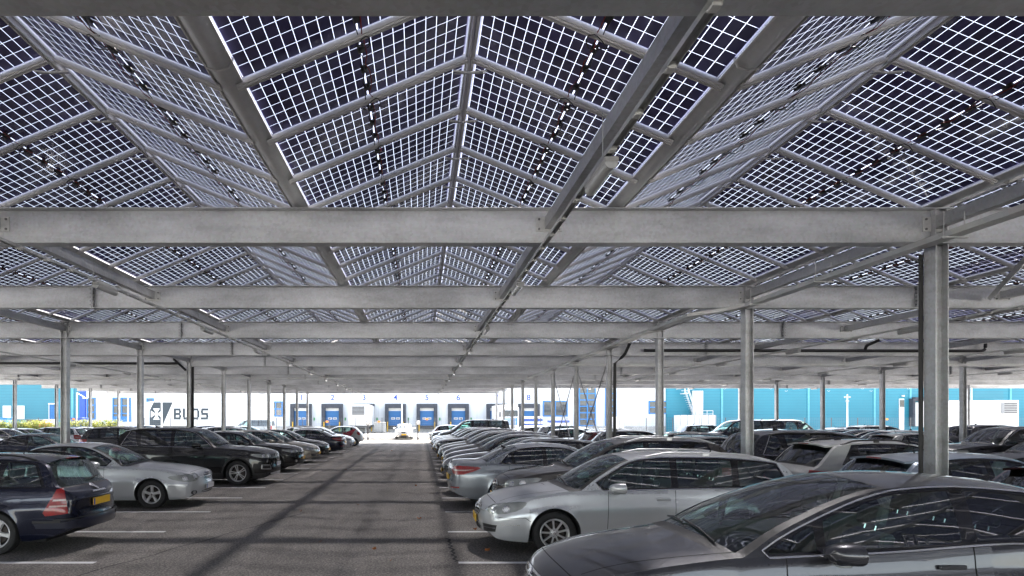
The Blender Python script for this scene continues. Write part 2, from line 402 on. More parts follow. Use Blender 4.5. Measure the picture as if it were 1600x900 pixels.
# ------------------------------------------------------------------ cars
Z_ = Vector((0, 0, 1))
def fr_side(sg): return (Vector((0, sg * 3, 0)), Vector((1, 0, 0)), Z_, Vector((0, -sg, 0)))
def fr_front(): return (Vector((-2, 0, 0)), Vector((0, 1, 0)), Z_, Vector((1, 0, 0)))
def fr_rear(L): return (Vector((L + 2, 0, 0)), Vector((0, 1, 0)), Z_, Vector((-1, 0, 0)))
def fr_top(): return (Vector((0, 0, 4)), Vector((1, 0, 0)), Vector((0, 1, 0)), Vector((0, 0, -1)))
def fr_corner(ax, ay, sg, a, L=None):
    c, s = math.cos(a), math.sin(a)
    if L is None: d = Vector((c, -sg * s, 0)); e = Vector((s, sg * c, 0)); A = Vector((ax, sg * ay, 0))
    else: d = Vector((-c, -sg * s, 0)); e = Vector((-s, sg * c, 0)); A = Vector((L - ax, sg * ay, 0))
    return (A - 3 * d, e, Z_, d)
from mathutils.interpolate import poly_3d_calc
SHELL = {}
def project(bvh, fr, u, v, off, nout=None):
    o, e, up, d = fr; p = o + e * u + up * v
    h, n, i, dist = bvh.ray_cast(p, d)
    if h is None or dist > 5.5:
        h, n, i, dist = bvh.find_nearest(p + d * 3)
    sn = SHELL.get(id(bvh))
    if sn:
        f = sn[0][i]; w = poly_3d_calc([sn[1][q] for q in f], h); n2 = sum((sn[2][q] * k for q, k in zip(f, w)), Vector())
        if n2.length > .3: n = n2.normalized()
    if n.dot(d) > 0: n = -n
    if nout is not None: nout.append(n)
    return h + n * off
def patch(mb, bvh, fr, poly, mat, off=.004, holes=(), res=.07, skirt=True):
    P = dens(poly, res); V = list(P); E = [(i, (i + 1) % len(P)) for i in range(len(P))]
    for hp in holes:
        H = dens(hp, res); k = len(V); V += H; E += [(k + i, k + (i + 1) % len(H)) for i in range(len(H))]
    x0 = min(p[0] for p in P); x1 = max(p[0] for p in P); y0 = min(p[1] for p in P); y1 = max(p[1] for p in P)
    x = x0 + res * .5; 
    while x < x1:
        y = y0 + res * .5
        while y < y1:
            if inpoly((x, y), P) and not any(inpoly((x, y), h) for h in holes): V.append((x, y))
            y += res
        x += res
    vo, eo, fo, _, _, _ = delaunay_2d_cdt([Vector(v) for v in V], E, [], 0, 1e-5)
    fs = []
    for f in fo:
        c = sum((vo[i] for i in f), Vector((0, 0))) / len(f)
        if inpoly(c, P) and not any(inpoly(c, h) for h in holes): fs.append(tuple(f))
    nn = []; vs = [project(bvh, fr, v[0], v[1], off, nn) for v in vo]
    for q, n_ in enumerate(nn): mb.n[len(mb.v) + q] = n_
    if skirt:
        cnt = {}
        for f in fs:
            for i in range(len(f)):
                a, b = f[i], f[(i + 1) % len(f)]; k = (min(a, b), max(a, b)); cnt[k] = cnt.get(k, 0) + 1
        inn = {}
        for (a, b), c in cnt.items():
            if c == 1:
                for q in (a, b):
                    if q not in inn:
                        inn[q] = len(vs); vs.append(vs[q] + fr[3] * (off + .004)); mb.n[len(mb.v) + inn[q]] = nn[q]
                fs.append((a, b, inn[b], inn[a]))
    mb.add(vs, fs, mat)
def strip(mb, bvh, fr, line, w, mat, off=.003, closed=False, step=.04):
    L = [Vector(p) for p in dens(line, step, closed)]; n = len(L); vs = []; fs = []
    for i, p in enumerate(L):
        a = L[(i - 1) % n] if closed or i > 0 else p; b = L[(i + 1) % n] if closed or i < n - 1 else p
        t = (b - a); t = t.normalized() if t.length > 1e-6 else Vector((1, 0)); nn = Vector((-t.y, t.x)) * w / 2
        for q in (p + nn, p - nn):
            no = []; vs.append(project(bvh, fr, q[0], q[1], off, no)); mb.n[len(mb.v) + len(vs) - 1] = no[0]
    for i in range(n if closed else n - 1):
        j = (i + 1) % n; fs.append((2 * i, 2 * i + 1, 2 * j + 1, 2 * j))
    mb.add(vs, fs, mat)

def make_shell(S):
    L, W = S['L'], S['W']
    top, belt, wid, bot, bow = (pchip(S[k]) for k in ('top', 'belt', 'wid', 'bot', 'bow'))
    crown = pchip(S['crown']); T = S['tumble']; Ra = S['R'] + S.get('gap', .05); zw = S['R']; ax = S['axles']
    xs = set()
    x = 0.
    while x < L: xs.add(round(x, 4)); x += .032
    for k in range(12): xs.add(round(.0025 * k * k * .5, 4)); xs.add(round(L - .0025 * k * k * .5, 4))
    xs.add(L)
    for a in ax:
        xs = {q for q in xs if abs(q - a) > Ra + .006}
        for k in range(25): xs.add(round(a - Ra * math.cos(math.pi * k / 24), 4))
        xs.add(round(a - Ra - .003, 4)); xs.add(round(a + Ra + .003, 4))
    for q in (S['xw'][0], S['xw'][1], S['xr'][0], S['xr'][1]): xs.add(round(q, 4))
    xs = sorted(xs); out = [xs[0]]
    key = {round(q, 4) for q in (*S['xw'], *S['xr'])}
    for q in xs[1:]:
        if q - out[-1] > .0024: out.append(q)
        elif q in key: out[-1] = q
    xs = out
    def archz(x):
        z = bot(x)
        for a in ax:
            d = abs(x - a)
            if d < Ra + .0001: z = max(z, zw + math.sqrt(max(0, Ra * Ra - d * d)) * S.get('arch_h', 1.0))
        return z
    NL, NG, NR = 14, 13, 11
    sh = S.get('shelf', .03)
    cr_z, cr_d = S.get('crease', (.72, .012))
    def prof(x, z, zb, w):
        z0 = .2; t = max(0, (z - z0) / (zb - z0))
        y = w - .055 * max(0, 1 - t / .28) ** 2 - .042 * max(0, (t - .55) / .45) ** 1.8
        if t > cr_z: y -= cr_d * min(1, (t - cr_z) / .06)
        else: y += cr_d * .4 * max(0, 1 - (cr_z - t) / .35) ** 2 - 0
        y -= .010 * math.exp(-((t - .22) / .09) ** 2)
        for a in ax:    # flared arch lips
            r = math.hypot(x - a, z - zw)
            if z > zw - .1: y += S.get('flare', .016) * math.exp(-max(0, r - Ra) / .05) * (1 if abs(x - a) < Ra * 1.5 else 0)
        return y
    rows = []
    for x in xs:
        zb = belt(x); w = wid(x); zl = archz(x); zt = top(x); cw = crown(x)
        zc = max(zb + .014 + .004, zt - cw); g = zc - (zb + .014)
        pts = [(w - .13, zl + .01)]
        for j in range(NL + 1):
            z = zl + (zb - zl) * j / NL; pts.append((prof(x, z, zb, w), z))
        wb = pts[-1][0] - sh * min(1, w / W)
        tt = T * min(1, (w / W) ** 2)
        pts[-1] = (pts[-1][0] - .004, pts[-1][1])
        for j in range(NG + 1):
            s = g * j / NG; y = wb - tt * s - .035 * (s / .45) ** 3 * min(1, g / .3); pts.append((y, zb + .014 + s))
        yc = pts[-1][0]
        for j in range(1, NR + 1):
            u = 1 - j / NR; u = math.sin(u * math.pi / 2) if False else u
            yy = yc * u; z = zc + (zt - zc) * (1 - abs(u) ** 2.4); pts.append((yy, z))
        rows.append(pts)
    J = len(rows[0]); vs = []; NC = 2 * J - 1
    for x, pts in zip(xs, rows):
        w = max(p[0] for p in pts); b = bow(x)
        line = [(p[0], p[1]) for p in pts] + [(-p[0], p[1]) for p in reversed(pts[:-1])]
        for y, z in line:
            vs.append((x - b * (1 - min(1, abs(y) / w) ** 2), y, z))
    fs = []; tagf = []
    for i in range(len(xs) - 1):
        for j in range(NC - 1):
            fs.append((i * NC + j, i * NC + j + 1, (i + 1) * NC + j + 1, (i + 1) * NC + j)); tagf.append((i, j))
    # end caps
    for i, sgx in ((0, 1), (len(xs) - 1, -1)):
        x = xs[i]; pts = rows[i]; b = bow(x); w = max(p[0] for p in pts); K = 2 * NR; base = i * NC
        jt = 1 + NL + NG + 1                       # index of the corner
        grid = []
        for j in range(1, jt + 1):
            row = []
            for k in range(K + 1):
                if k == 0: row.append(base + j)
                elif k == K: row.append(base + NC - 1 - j)
                else:
                    y = pts[j][0] * (1 - 2 * k / K); z = pts[j][1]
                    bx = x - b * (1 - min(1, abs(y) / w) ** 2)
                    q = S.get('nose_z', .48) if sgx == 1 else S.get('tail_z', .5)
                    bx -= sgx * .035 * math.exp(-((z - q) / .12) ** 2) * (1 - (abs(y) / w) ** 4)
                    row.append(len(vs)); vs.append((bx, y, z))
            grid.append(row)
        roof = [base + jt + k for k in range(K + 1)]
        grid.append(roof)
        for a, c in zip(grid[:-1], grid[1:]):
            for k in range(K):
                f = [a[k], a[k + 1], c[k + 1], c[k]]; f = [q for n_, q in enumerate(f) if q not in f[:n_]]
                if len(f) > 2: fs.append(tuple(f)); tagf.append((-1, -1))
    info = dict(xs=xs, rows=rows, NC=NC, J=J, NL=NL, NG=NG, NR=NR, belt=belt, top=top, crown=crown, wid=wid, bow=bow, Ra=Ra)
    return vs, fs, tagf, info

def make_wheel(S, root, x, sg):
    R = S['R']; tw = S.get('tyre_w', .21); rr = S['rim']; h = tw / 2
    y0 = sg * (S['W'] - S.get('inset', .02) - h)
    t = MB()
    t.lathe_y([(-h * .8, rr), (-h * .98, rr + .03), (-h, R - .05), (-h * .86, R - .015), (-h * .6, R), (-h * .3, R + .001), (-h * .28, R - .006), (-h * .22, R - .006), (-h * .2, R + .001),
               (h * .2, R + .001), (h * .22, R - .006), (h * .28, R - .006), (h * .3, R + .001), (h * .6, R), (h * .86, R - .015), (h, R - .05), (h * .98, rr + .03), (h * .8, rr)], 'rubber', 44)
    if sg == 1:
        key = 'wheel_tyre'
        o = t.build('wheel', root, smooth='auto'); S['_tyre'] = o.data
    else:
        o = bpy.data.objects.new('wheel', S['_tyre']); COL.objects.link(o); o.parent = root
    o.location = (x, y0, R); o.rotation_euler = (0, random.uniform(0, 6), 0 if sg == 1 else math.pi)
    if '_rim' not in S:
        m = MB(); am = S.get('rim_mat', 'alloy')
        m.lathe_y([(h * .82, rr + .004), (h * .88, rr - .004), (h * .82, rr - .014), (h * .5, rr - .028), (-h * .7, rr - .03)], am, 44)
        m.lathe_y([(h * .2, .14 * rr / .2), (h * .2, .0)], 'brake', 28); m.lathe_y([(h * .05, rr - .03), (h * .05, 0.)], 'underbody', 28)
        m.lathe_y([(h * .7, 0.), (h * .7, .03), (h * .6, .058), (h * .3, .07)], am, 24)
        ns, sw, pair = S.get('spokes', (5, .075, 0))
        for k in range(ns):
            for q in ((-1, 1) if pair else (0,)):
                a = 2 * math.pi * k / ns; Rm = Matrix.Rotation(a, 4, 'Y')
                w0, w1 = sw * .42, sw * .5
                r0, r1 = .035, rr - .012; sh0 = q * pair * .3; sh1 = q * pair
                vs = []
                for r, w, s_, yy in ((r0, w0, sh0, h * .66), (r0 + (r1 - r0) * .5, w0 * .9, (sh0 + sh1) / 2, h * .72), (r1, w1, sh1, h * .78)):
                    vs += [Rm @ Vector((s_ - w, yy - .03, r)), Rm @ Vector((s_ - w * .62, yy, r)), Rm @ Vector((s_ + w * .62, yy, r)), Rm @ Vector((s_ + w, yy - .03, r))]
                m.add(vs, [(0, 1, 5, 4), (1, 2, 6, 5), (2, 3, 7, 6), (4, 5, 9, 8), (5, 6, 10, 9), (6, 7, 11, 10)], am)
        for k in range(5):
            a = 2 * math.pi * (k + .5) / 5; c = Vector((.04 * math.sin(a), 0, .04 * math.cos(a)))
            m.tube([c + Vector((0, h * .66, 0)), c + Vector((0, h * .73, 0))], .006, 'dark_grey', 6)
        m.tube([(0, h * .68, 0), (0, h * .74, 0)], .024, 'chrome', 14)
        r = m.build('rim', o, smooth='auto'); S['_rim'] = r.data
    else:
        r = bpy.data.objects.new('rim', S['_rim']); COL.objects.link(r); r.parent = o
    LOD[r.name] = 3

def dlo(I, xl, xr, eb, et, xmin, xmax):
    """outline between the belt and the roof corner, cut by two slanted lines xl(z), xr(z)"""
    b_, t_ = [], []
    x = xmin; zc = lambda x: I['top'](x) - I['crown'](x)
    while x <= xmax:
        zb = I['belt'](x) + eb; zt = zc(x) + et
        if zt - zb > .012:
            if xl(zb) <= x <= xr(zb): b_.append((x, zb))
            if xl(zt) <= x <= xr(zt): t_.append((x, zt))
        x += .01
    def thin(a): return a[:1] + a[3:-2:3] + a[-1:] if len(a) > 6 else a
    return thin(b_) + thin(t_)[::-1]

def make_car(name, S, label, cat, color):
    S['_name'] = name
    root = empty(name, (0, 0, 0), 0, label, cat)
    L, W = S['L'], S['W']
    vs, fs, tagf, I = make_shell(S); bvh = BVHTree.FromPolygons([Vector(v) for v in vs], fs)
    VN = [Vector() for _ in vs]; VV = [Vector(v) for v in vs]
    for f in fs:
        nf = (VV[f[2]] - VV[f[0]]).cross(VV[f[-1]] - VV[f[1]]) if len(f) == 4 else (VV[f[1]] - VV[f[0]]).cross(VV[f[2]] - VV[f[0]])
        cf = sum((VV[q] for q in f), Vector()) / len(f) - Vector((L / 2, 0, .6))
        if nf.dot(cf) < 0: nf = -nf
        for q in f: VN[q] += nf
    SHELL[id(bvh)] = (fs, VV, [v.normalized() if v.length > 0 else v for v in VN])
    xs = I['xs']; NL, NG, NR, NC, J = I['NL'], I['NG'], I['NR'], I['NC'], I['J']
    j_gs = 1 + NL + 1; j_c = j_gs + NG                # greenhouse rows j_gs..j_c ; roof rows j_c..J-1
    # side panes
    win = S['win']; slant = lambda x0, k: (lambda z: x0 + k * (z - 1.0))
    panes = []
    for (a, ka), (b, kb), gm in win:
        p = dlo(I, slant(a, ka), slant(b, kb), .035, -.045, a - 1.2 if a - 1.2 > 0 else 0, b + .6)
        if len(p) > 3:
            panes.append((chaikin(p, 1, .22), gm))
    if S.get('shape_outer', True):
        (a, ka), (b, kb) = win[0][0], win[-1][1]
        outer = dlo(I, slant(a - .035, ka), slant(b + .04, kb), .008, -.012, max(0, a - 1.2), b + .7)
    # classify faces
    inset = .9
    body_f, wind, rear, blk, sid = [], [], [], [], []
    for f, (i, j) in zip(fs, tagf):
        if i < 0: body_f.append((f, 0)); continue
        jj = j if j < J - 1 else NC - 2 - j           # symmetric strip index
        xm = (xs[i] + xs[i + 1]) / 2
        if jj >= j_c:
            t = 1 - (jj - j_c + .5) / NR
            if S['xw'][0] < xm < S['xw'][1]:
                if t < inset and xm > S['xw'][0] + .03 and xm < S['xw'][1] - .02: wind.append(f)
                elif xm < S['xw'][0] + .03 or (t < .97): body_f.append((f, 1))
                else: body_f.append((f, 0))
                continue
            if S['xr'][0] < xm < S['xr'][1]:
                if t < inset - .02 and S['xr'][0] + .02 < xm < S['xr'][1] - .015: rear.append(f)
                elif t < .93: body_f.append((f, 1))
                else: body_f.append((f, 0))
                continue
            if S['xw'][0] - .075 < xm <= S['xw'][0]: body_f.append((f, 1)); continue
            if S.get('black_roof') and S['xw'][1] < xm < S['xr'][0] and t < .8: body_f.append((f, 2)); continue
        elif j_gs <= jj < j_c:
            if any(inpoly((vs[q][0], vs[q][2]), p) for p, _ in panes for q in f): continue
        if jj < 1: body_f.append((f, 1)); continue
        zmean = sum(vs[q][2] for q in f) / 4
        if S.get('cladding') and zmean < S['cladding'] and jj < j_gs: body_f.append((f, 1)); continue
        if S.get('clad_arch') and jj < j_gs and any(math.hypot(xm - a, zmean - S['R']) < I['Ra'] + .055 for a in S['axles']): body_f.append((f, 1)); continue
        body_f.append((f, 0))
    def sub(name, faces, mats, smooth=True, parent=root):
        used = sorted({q for f, _ in faces for q in f}); mp = {q: k for k, q in enumerate(used)}
        m = MB(); m.v = [vs[q] for q in used]
        for mt in mats: m.mi(mt)
        for f, k in faces: m.f.append(tuple(mp[q] for q in f)); m.m.append(k)
        return m.build(name, parent, smooth=smooth)
    paint = S.get('paint', 'paint_metallic')
    body = sub('body', body_f, [paint, 'black_plastic', 'gloss_black']); body.data.set_sharp_from_angle(angle=R_(46))
    body.color = (*color, 1)
    if wind: sub('windscreen', [(f, 0) for f in wind], ['car_glass'])
    if rear: sub('rear_window', [(f, 0) for f in rear], [S.get('rear_glass', 'car_glass')])
    for sg in (1, -1):
        fr = fr_side(sg)
        for p, gm in panes:
            m = MB(); patch(m, bvh, fr, p, gm, .002, res=.09, skirt=False); m.build('side_window', root, smooth=True)
        m = MB(); patch(m, bvh, fr, outer, 'gloss_black', .0035, holes=[p for p, _ in panes], res=.08); 
        if S.get('chrome_dlo'): strip(m, bvh, fr, outer, .011, 'chrome', .007, closed=True)
        m.build('window_trim', root, smooth=True)
        # doors
        ds = S['doors']
        for d in ds:
            m = MB(); (a, ka), (b, kb) = d['l'], d['r']
            zl = .27
            ln = []
            for k in range(9):
                z = I['belt'](a) + .0 - (I['belt'](a) - zl) * k / 8; xx = a + ka * (z - 1.0)
                for c_ in S['axles']:
                    rr2 = I['Ra'] + .07; dz = z - S['R']
                    if abs(dz) < rr2:
                        lim = math.sqrt(rr2 * rr2 - dz * dz)
                        if c_ < (a + b) / 2: xx = max(xx, c_ + lim)
                ln.append((xx, z))
            ln2 = []
            for k in range(9):
                z = zl + (I['belt'](b) - zl) * k / 8; xx = b + kb * (z - 1.0)
                for c_ in S['axles']:
                    rr2 = I['Ra'] + .06; dz = z - S['R']
                    if abs(dz) < rr2 and c_ > (a + b) / 2: xx = min(xx, c_ - math.sqrt(rr2 * rr2 - dz * dz))
                ln2.append((xx, z))
            strip(m, bvh, fr, ln + ln2, .008, 'underbody', .0016)
            o = m.build('door', root, smooth=True, fix=False); LOD[o.name] = 1
            hx = b - .19; hz = I['belt'](b) - .14
            c = project(bvh, fr, hx, hz, .018); mm = MB(); mm.bbox(c.x - .1, c.x + .1, c.y - .012, c.y + .012, c.z - .016, c.z + .016, paint, .012)
            h = mm.build('handle', o, smooth='auto'); h.color = body.color; LOD[h.name] = 1
        if S.get('rub'):
            m = MB(); strip(m, bvh, fr, [(S['axles'][0] + .5, S['rub']), (S['axles'][1] - .5, S['rub'] + .01)], .055, S.get('rub_mat', 'black_plastic'), .012); LOD[m.build('side_moulding', root).name] = 1
        # front/rear lights
        h = S['hl']; frc = fr_corner(h['ax'], h['ay'] * W, sg, R_(h['a'])); m = MB()
        patch(m, bvh, frc, h['poly'], 'lamp_glass', .006, res=.04)
        if h.get('dark'): m.mats = ['gloss_black']
        for (u, v, r) in h['bulbs']:
            patch(m, bvh, frc, [(u + r * math.cos(a * .524), v + r * math.sin(a * .524)) for a in range(12)], 'lamp_bulb', .011, res=.05)
            patch(m, bvh, frc, [(u + r * .55 * math.cos(a * .524), v + r * .55 * math.sin(a * .524)) for a in range(12)], 'chrome', .014, res=.05)
        m.build('headlight', root, smooth='auto')
        if 'tl' in S:
            t = S['tl']; frc = fr_corner(t['ax'], t['ay'] * W, sg, R_(t['a']), L); m = MB()
            patch(m, bvh, frc, t['poly'], 'tail_red', .008, res=.05)
            for q in t.get('clear', ()): patch(m, bvh, frc, q, 'tail_clear', .011, res=.05)
            m.build('tail_light', root, smooth='auto')
        # mirror
        xm, zm = S['mirror']; w = I['wid'](xm); my = sg * (w + .085)
        m = MB(); ring = []
        for k in range(9):
            f = k / 8; xx = xm - .1 + .19 * f; r = math.sqrt(max(.0, 1 - (1 - f * 1.0) ** 2.2)) ** 1 if f < 1 else 1
            ring.append((xx, r * .98 + .02))
        vs2 = []; n = 14
        for xx, r in ring:
            for k in range(n):
                a = 2 * math.pi * k / n; ca, sa = math.cos(a), math.sin(a)
                vs2.append((xx + (.02 * ca * sg), my + .125 * r * (abs(ca) ** .8) * (1 if ca > 0 else -1), zm + .082 * r * (abs(sa) ** .75) * (1 if sa > 0 else -1)))
        m.add(vs2, [(i * n + k, i * n + (k + 1) % n, (i + 1) * n + (k + 1) % n, (i + 1) * n + k) for i in range(8) for k in range(n)] + [tuple(range(n))], paint)
        m.add([vs2[8 * n + k] for k in range(n)], [tuple(range(n))], 'black_plastic')
        m.tube([(xm + .01, sg * (w - .06), zm - .075), (xm + .01, my - sg * .03, zm - .055)], .022, 'black_plastic', 8)
        m.bbox(xm - .075, xm + .01, my + sg * .055 - .05, my + sg * .055 + .05, zm - .075, zm - .06, 'lamp_glass', .004)
        o = m.build('mirror', root, smooth='auto'); o.color = body.color
        for x in S['axles']: make_wheel(S, root, x, sg)
        if S.get('rails'):
            m = MB(); x0, x1 = S['rails']; pts = []
            for k in range(15):
                x = x0 + (x1 - x0) * k / 14; p = project(bvh, fr_top(), x, sg * S.get('rail_y', .60), 0)
                lift = .045 * min(1, 6 * min(k / 14, 1 - k / 14)) + .004; pts.append((p.x, p.y, p.z + lift))
            m.tube(pts, .015, S.get('rail_mat', 'alloy'), 8)
            for k in (0, 7, 14): m.bbox(pts[k][0] - .05, pts[k][0] + .05, pts[k][1] - .015, pts[k][1] + .015, pts[k][2] - .05, pts[k][2], S.get('rail_mat', 'alloy'), .008)
            m.build('roof_rail', root, smooth='auto')
    # inner liners and floor
    m = MB(); m.box(.35, L - .35, -(W - .14), W - .14, .19, .25, 'underbody')
    m.box(.3, L - .3, -.5, .5, .25, .52, 'underbody')
    for a in S['axles']:
        for sg in (1, -1):
            Ra = I['Ra'] + .01; n = 14; v2 = []
            for k in range(n + 1):
                t = math.pi * k / n
                for yy in (.5, I['wid'](a) - .03): v2.append((a - Ra * math.cos(t), sg * yy, S['R'] + Ra * math.sin(t)))
            m.add(v2, [(2 * k, 2 * k + 1, 2 * k + 3, 2 * k + 2) for k in range(n)], 'underbody')
    m.build('underbody', root)
    # cabin
    xw0, xw1 = S['xw']; zb = I['belt'](xw0 + .6); m = MB()
    m.box(.5, L - .5, -(W - .19), W - .19, .3, zb - .22, 'underbody'); 
    m.bbox(xw0 - .02, xw0 + .36, -(W - .16), W - .16, zb - .3, zb - .015, 'seat_fabric', .06)
    hd = I['top'](xw1) - .06
    m.build('dashboard', root, smooth='auto')
    st = S.get('seat_mat', 'seat_fabric'); sx0 = xw0 + 1.12
    for n_, (sx, ys) in enumerate(((sx0, (-.38, .38)), (sx0 + .88, (-.42, .0, .42)))):
        for sy in ys:
            q = MB(); T_ = Matrix.Translation((sx, sy, zb - .42)) @ Matrix.Rotation(R_(14), 4, 'Y')
            q.bbox(-.07, .05, -.24, .24, -.05, .56, st, .05, T=T_); q.bbox(-.06, .03, -.13, .13, .6, .76, st, .04, T=T_)
            q.tube([T_ @ Vector((-.01, -.06, .5)), T_ @ Vector((-.01, -.06, .66))], .008, 'chrome', 6); q.tube([T_ @ Vector((-.01, .06, .5)), T_ @ Vector((-.01, .06, .66))], .008, 'chrome', 6)
            o = q.build('seat', root, smooth='auto'); LOD[o.name] = 1
    q = MB(); cx = Vector((xw0 + .5, -.38, zb + .0)); pts = []
    for k in range(21):
        a = 2 * math.pi * k / 20; pts.append(cx + Vector((.07 * math.sin(a) * 1.2, .18 * math.cos(a), .17 * math.sin(a))))
    q.tube(pts, .015, 'rubber', 8); q.bbox(cx.x - .02, cx.x + .02, cx.y - .16, cx.y + .16, cx.z - .03, cx.z + .02, 'rubber', .015)
    o = q.build('steering_wheel', root, smooth='auto'); LOD[o.name] = 1
    q = MB(); q.bbox(xw1 - .12, xw1 - .09, -.12, .12, hd - .06, hd - .0, 'black_plastic', .015); o = q.build('rear_view_mirror', root); LOD[o.name] = 1
    # wipers
    for wy0, wy1 in ((.05, .62), (-.55, .08)):
        m = MB(); a = project(bvh, fr_top(), xw0 + .04 - I['bow'](xw0) * .8, wy0, .016); b = project(bvh, fr_top(), xw0 + .1 - I['bow'](xw0) * (1 - (wy1 / W) ** 2) + .0, wy1, .02)
        mid = project(bvh, fr_top(), (a.x + b.x) / 2, (wy0 + wy1) / 2, .02)
        m.tube([a, mid, b], .009, 'black_plastic', 6)
        o = m.build('wiper', root); LOD[o.name] = 1
    # front and rear fascias
    def fpart(nm, fr, items, lod=0):
        m = MB()
        for it in items:
            if it[0] == 'p': patch(m, bvh, fr, it[1], it[2], it[3] if len(it) > 3 else .004, res=.06)
            else: strip(m, bvh, fr, it[1], it[3], it[2], it[4] if len(it) > 4 else .008, closed=it[0] == 'c')
        o = m.build(nm, root, smooth='auto', fix=True)
        if lod: LOD[o.name] = lod
        return o
    for nm, items in S.get('front', ()): fpart(nm, fr_front(), items)
    for nm, items in S.get('rearp', ()): fpart(nm, fr_rear(L), items)
    for nm, items in S.get('sidep', ()):
        for sg in (1, -1): fpart(nm, fr_side(sg), items)
    m = MB()   # shut lines of bonnet and boot, seen from above
    hb = S['bonnet']; strip(m, bvh, fr_top(), [(hb[0], -hb[2]), (hb[1], -hb[3])], .009, 'underbody', .0015); strip(m, bvh, fr_top(), [(hb[0], hb[2]), (hb[1], hb[3])], .009, 'underbody', .0015)
    strip(m, bvh, fr_top(), [(hb[0] - I['bow'](hb[0]) * (1 - (y / W) ** 2) * .9 - .0, y) for y in [hb[2] * k / 6 for k in range(-6, 7)]], .009, 'underbody', .0015)
    o = m.build('bonnet_seam', root, fix=False); LOD[o.name] = 1
    for end, z, txt in ((0, S['plate'][0], S.get('ptext')), (1, S['plate'][1], S.get('ptext'))):
        if z is None: continue
        fr = fr_front() if end == 0 else fr_rear(L); c = project(bvh, fr, 0, z, .012); n = -1 if end == 0 else 1
        m = MB(); m.bbox(c.x - .008, c.x + .008, -.26, .26, z - .055, z + .055, S.get('plate_mat', 'plate_yellow'), .004)
        m.box(c.x + n * .0082 - .0006, c.x + n * .0082 + .0006, *((-.258, -.22) if n < 0 else (.22, .258)) if False else ((.22, .258) if n < 0 else (-.258, -.22)), z - .05, z + .05, 'plate_blue')
        o = m.build('number_plate', root)
        S.setdefault('_pl', {})[end] = (o, c, z)
    if S.get('spoiler'):
        m = MB(); x0, x1, y0, th = S['spoiler']; n = 12; v2 = []
        for k in range(n + 1):
            y = -y0 + 2 * y0 * k / n; a = project(bvh, fr_top(), x0, y, .004); b_ = project(bvh, fr_top(), x0 + .02, y, 0)
            e = 1 - (y / y0) ** 4; zz = a.z; dx = x1 - .03 * (y / y0) ** 2
            v2 += [(x0, y, a.z), (dx, y, zz - .02 * 1), (dx, y, zz - .02 - th), (x0 + .02, y, zz - th - .01)]
        fs2 = []
        for k in range(n):
            for q in range(4): fs2.append((4 * k + q, 4 * k + (q + 1) % 4, 4 * k + 4 + (q + 1) % 4, 4 * k + 4 + q))
        fs2 += [(0, 1, 2, 3), tuple(4 * n + q for q in (3, 2, 1, 0))]
        m.add(v2, fs2, S.get('spoiler_mat', paint)); 
        m.bbox(x1 - .004, x1 + .006, -.16, .16, v2[4 * 6 + 1][2] - th * .8, v2[4 * 6 + 1][2] - th * .2, 'tail_red', .003)
        o = m.build('spoiler', root, smooth='auto'); o.color = body.color
    m = MB(); xa = S.get('antenna', L * .75); p = project(bvh, fr_top(), xa, 0, 0)
    if S.get('fin'): m.add([(p.x - .09, 0, p.z - .01), (p.x + .08, .025, p.z - .01), (p.x + .08, -.025, p.z - .01), (p.x + .09, 0, p.z + .06)], [(0, 1, 3), (0, 3, 2), (1, 2, 3)], 'gloss_black')
    else: m.tube([p, p + Vector((.02, 0, .03)), p + Vector((.2, 0, .3))], [.012, .006, .002], 'black_plastic', 6)
    o = m.build('antenna', root); LOD[o.name] = 0
    # centre everything on the ground under the middle of the car
    for o in [o for o in COL.objects if o.parent == root]: o.location.x -= L / 2
    S['_bvh'] = bvh; S['_I'] = I
    return root
# ------------------------------------------------------------------ car kinds
def base(L, W, axles, R, rim, **k):
    S = dict(L=L, W=W, axles=axles, R=R, rim=rim,
             wid=[(0, W * .70), (.04, W * .78), (.14, W * .87), (.35, W * .95), (.8, W * .99), (L * .45, W), (L * .8, W * .985), (L - .32, W * .95), (L - .12, W * .88), (L - .03, W * .8), (L, W * .74)],
             bot=[(0, .30), (.12, .23), (.35, .2), (.6, .19), (L - .7, .2), (L - .3, .25), (L, .36)],
             bow=[(0, .13), (.3, .13), (k['xw'][0], .17), (k['xw'][1], .09), (k['xw'][1] + .5, .01), (k['xr'][0] - .4, 0), (k['xr'][0], -.05), (k['xr'][1], -.09), (L, -.10)],
             crown=[(0, .02), (.2, .05), (.6, .085), (k['xw'][0], .10), (k['xw'][0] + .3, .07), (k['xw'][1], .055), (k['xr'][0], .055), (k['xr'][1], .06), (L - .1, .04), (L, .02)],
             tumble=.36, doors=[], hl=None, plate=(.42, .75), mirror=(k['xw'][0] + .52, 1.0), bonnet=(.16, k['xw'][0] - .02, W * .66, W * .8))
    S.update(k); return S
def rect(x0, x1, y0, y1): return [(x0, y0), (x1, y0), (x1, y1), (x0, y1)]

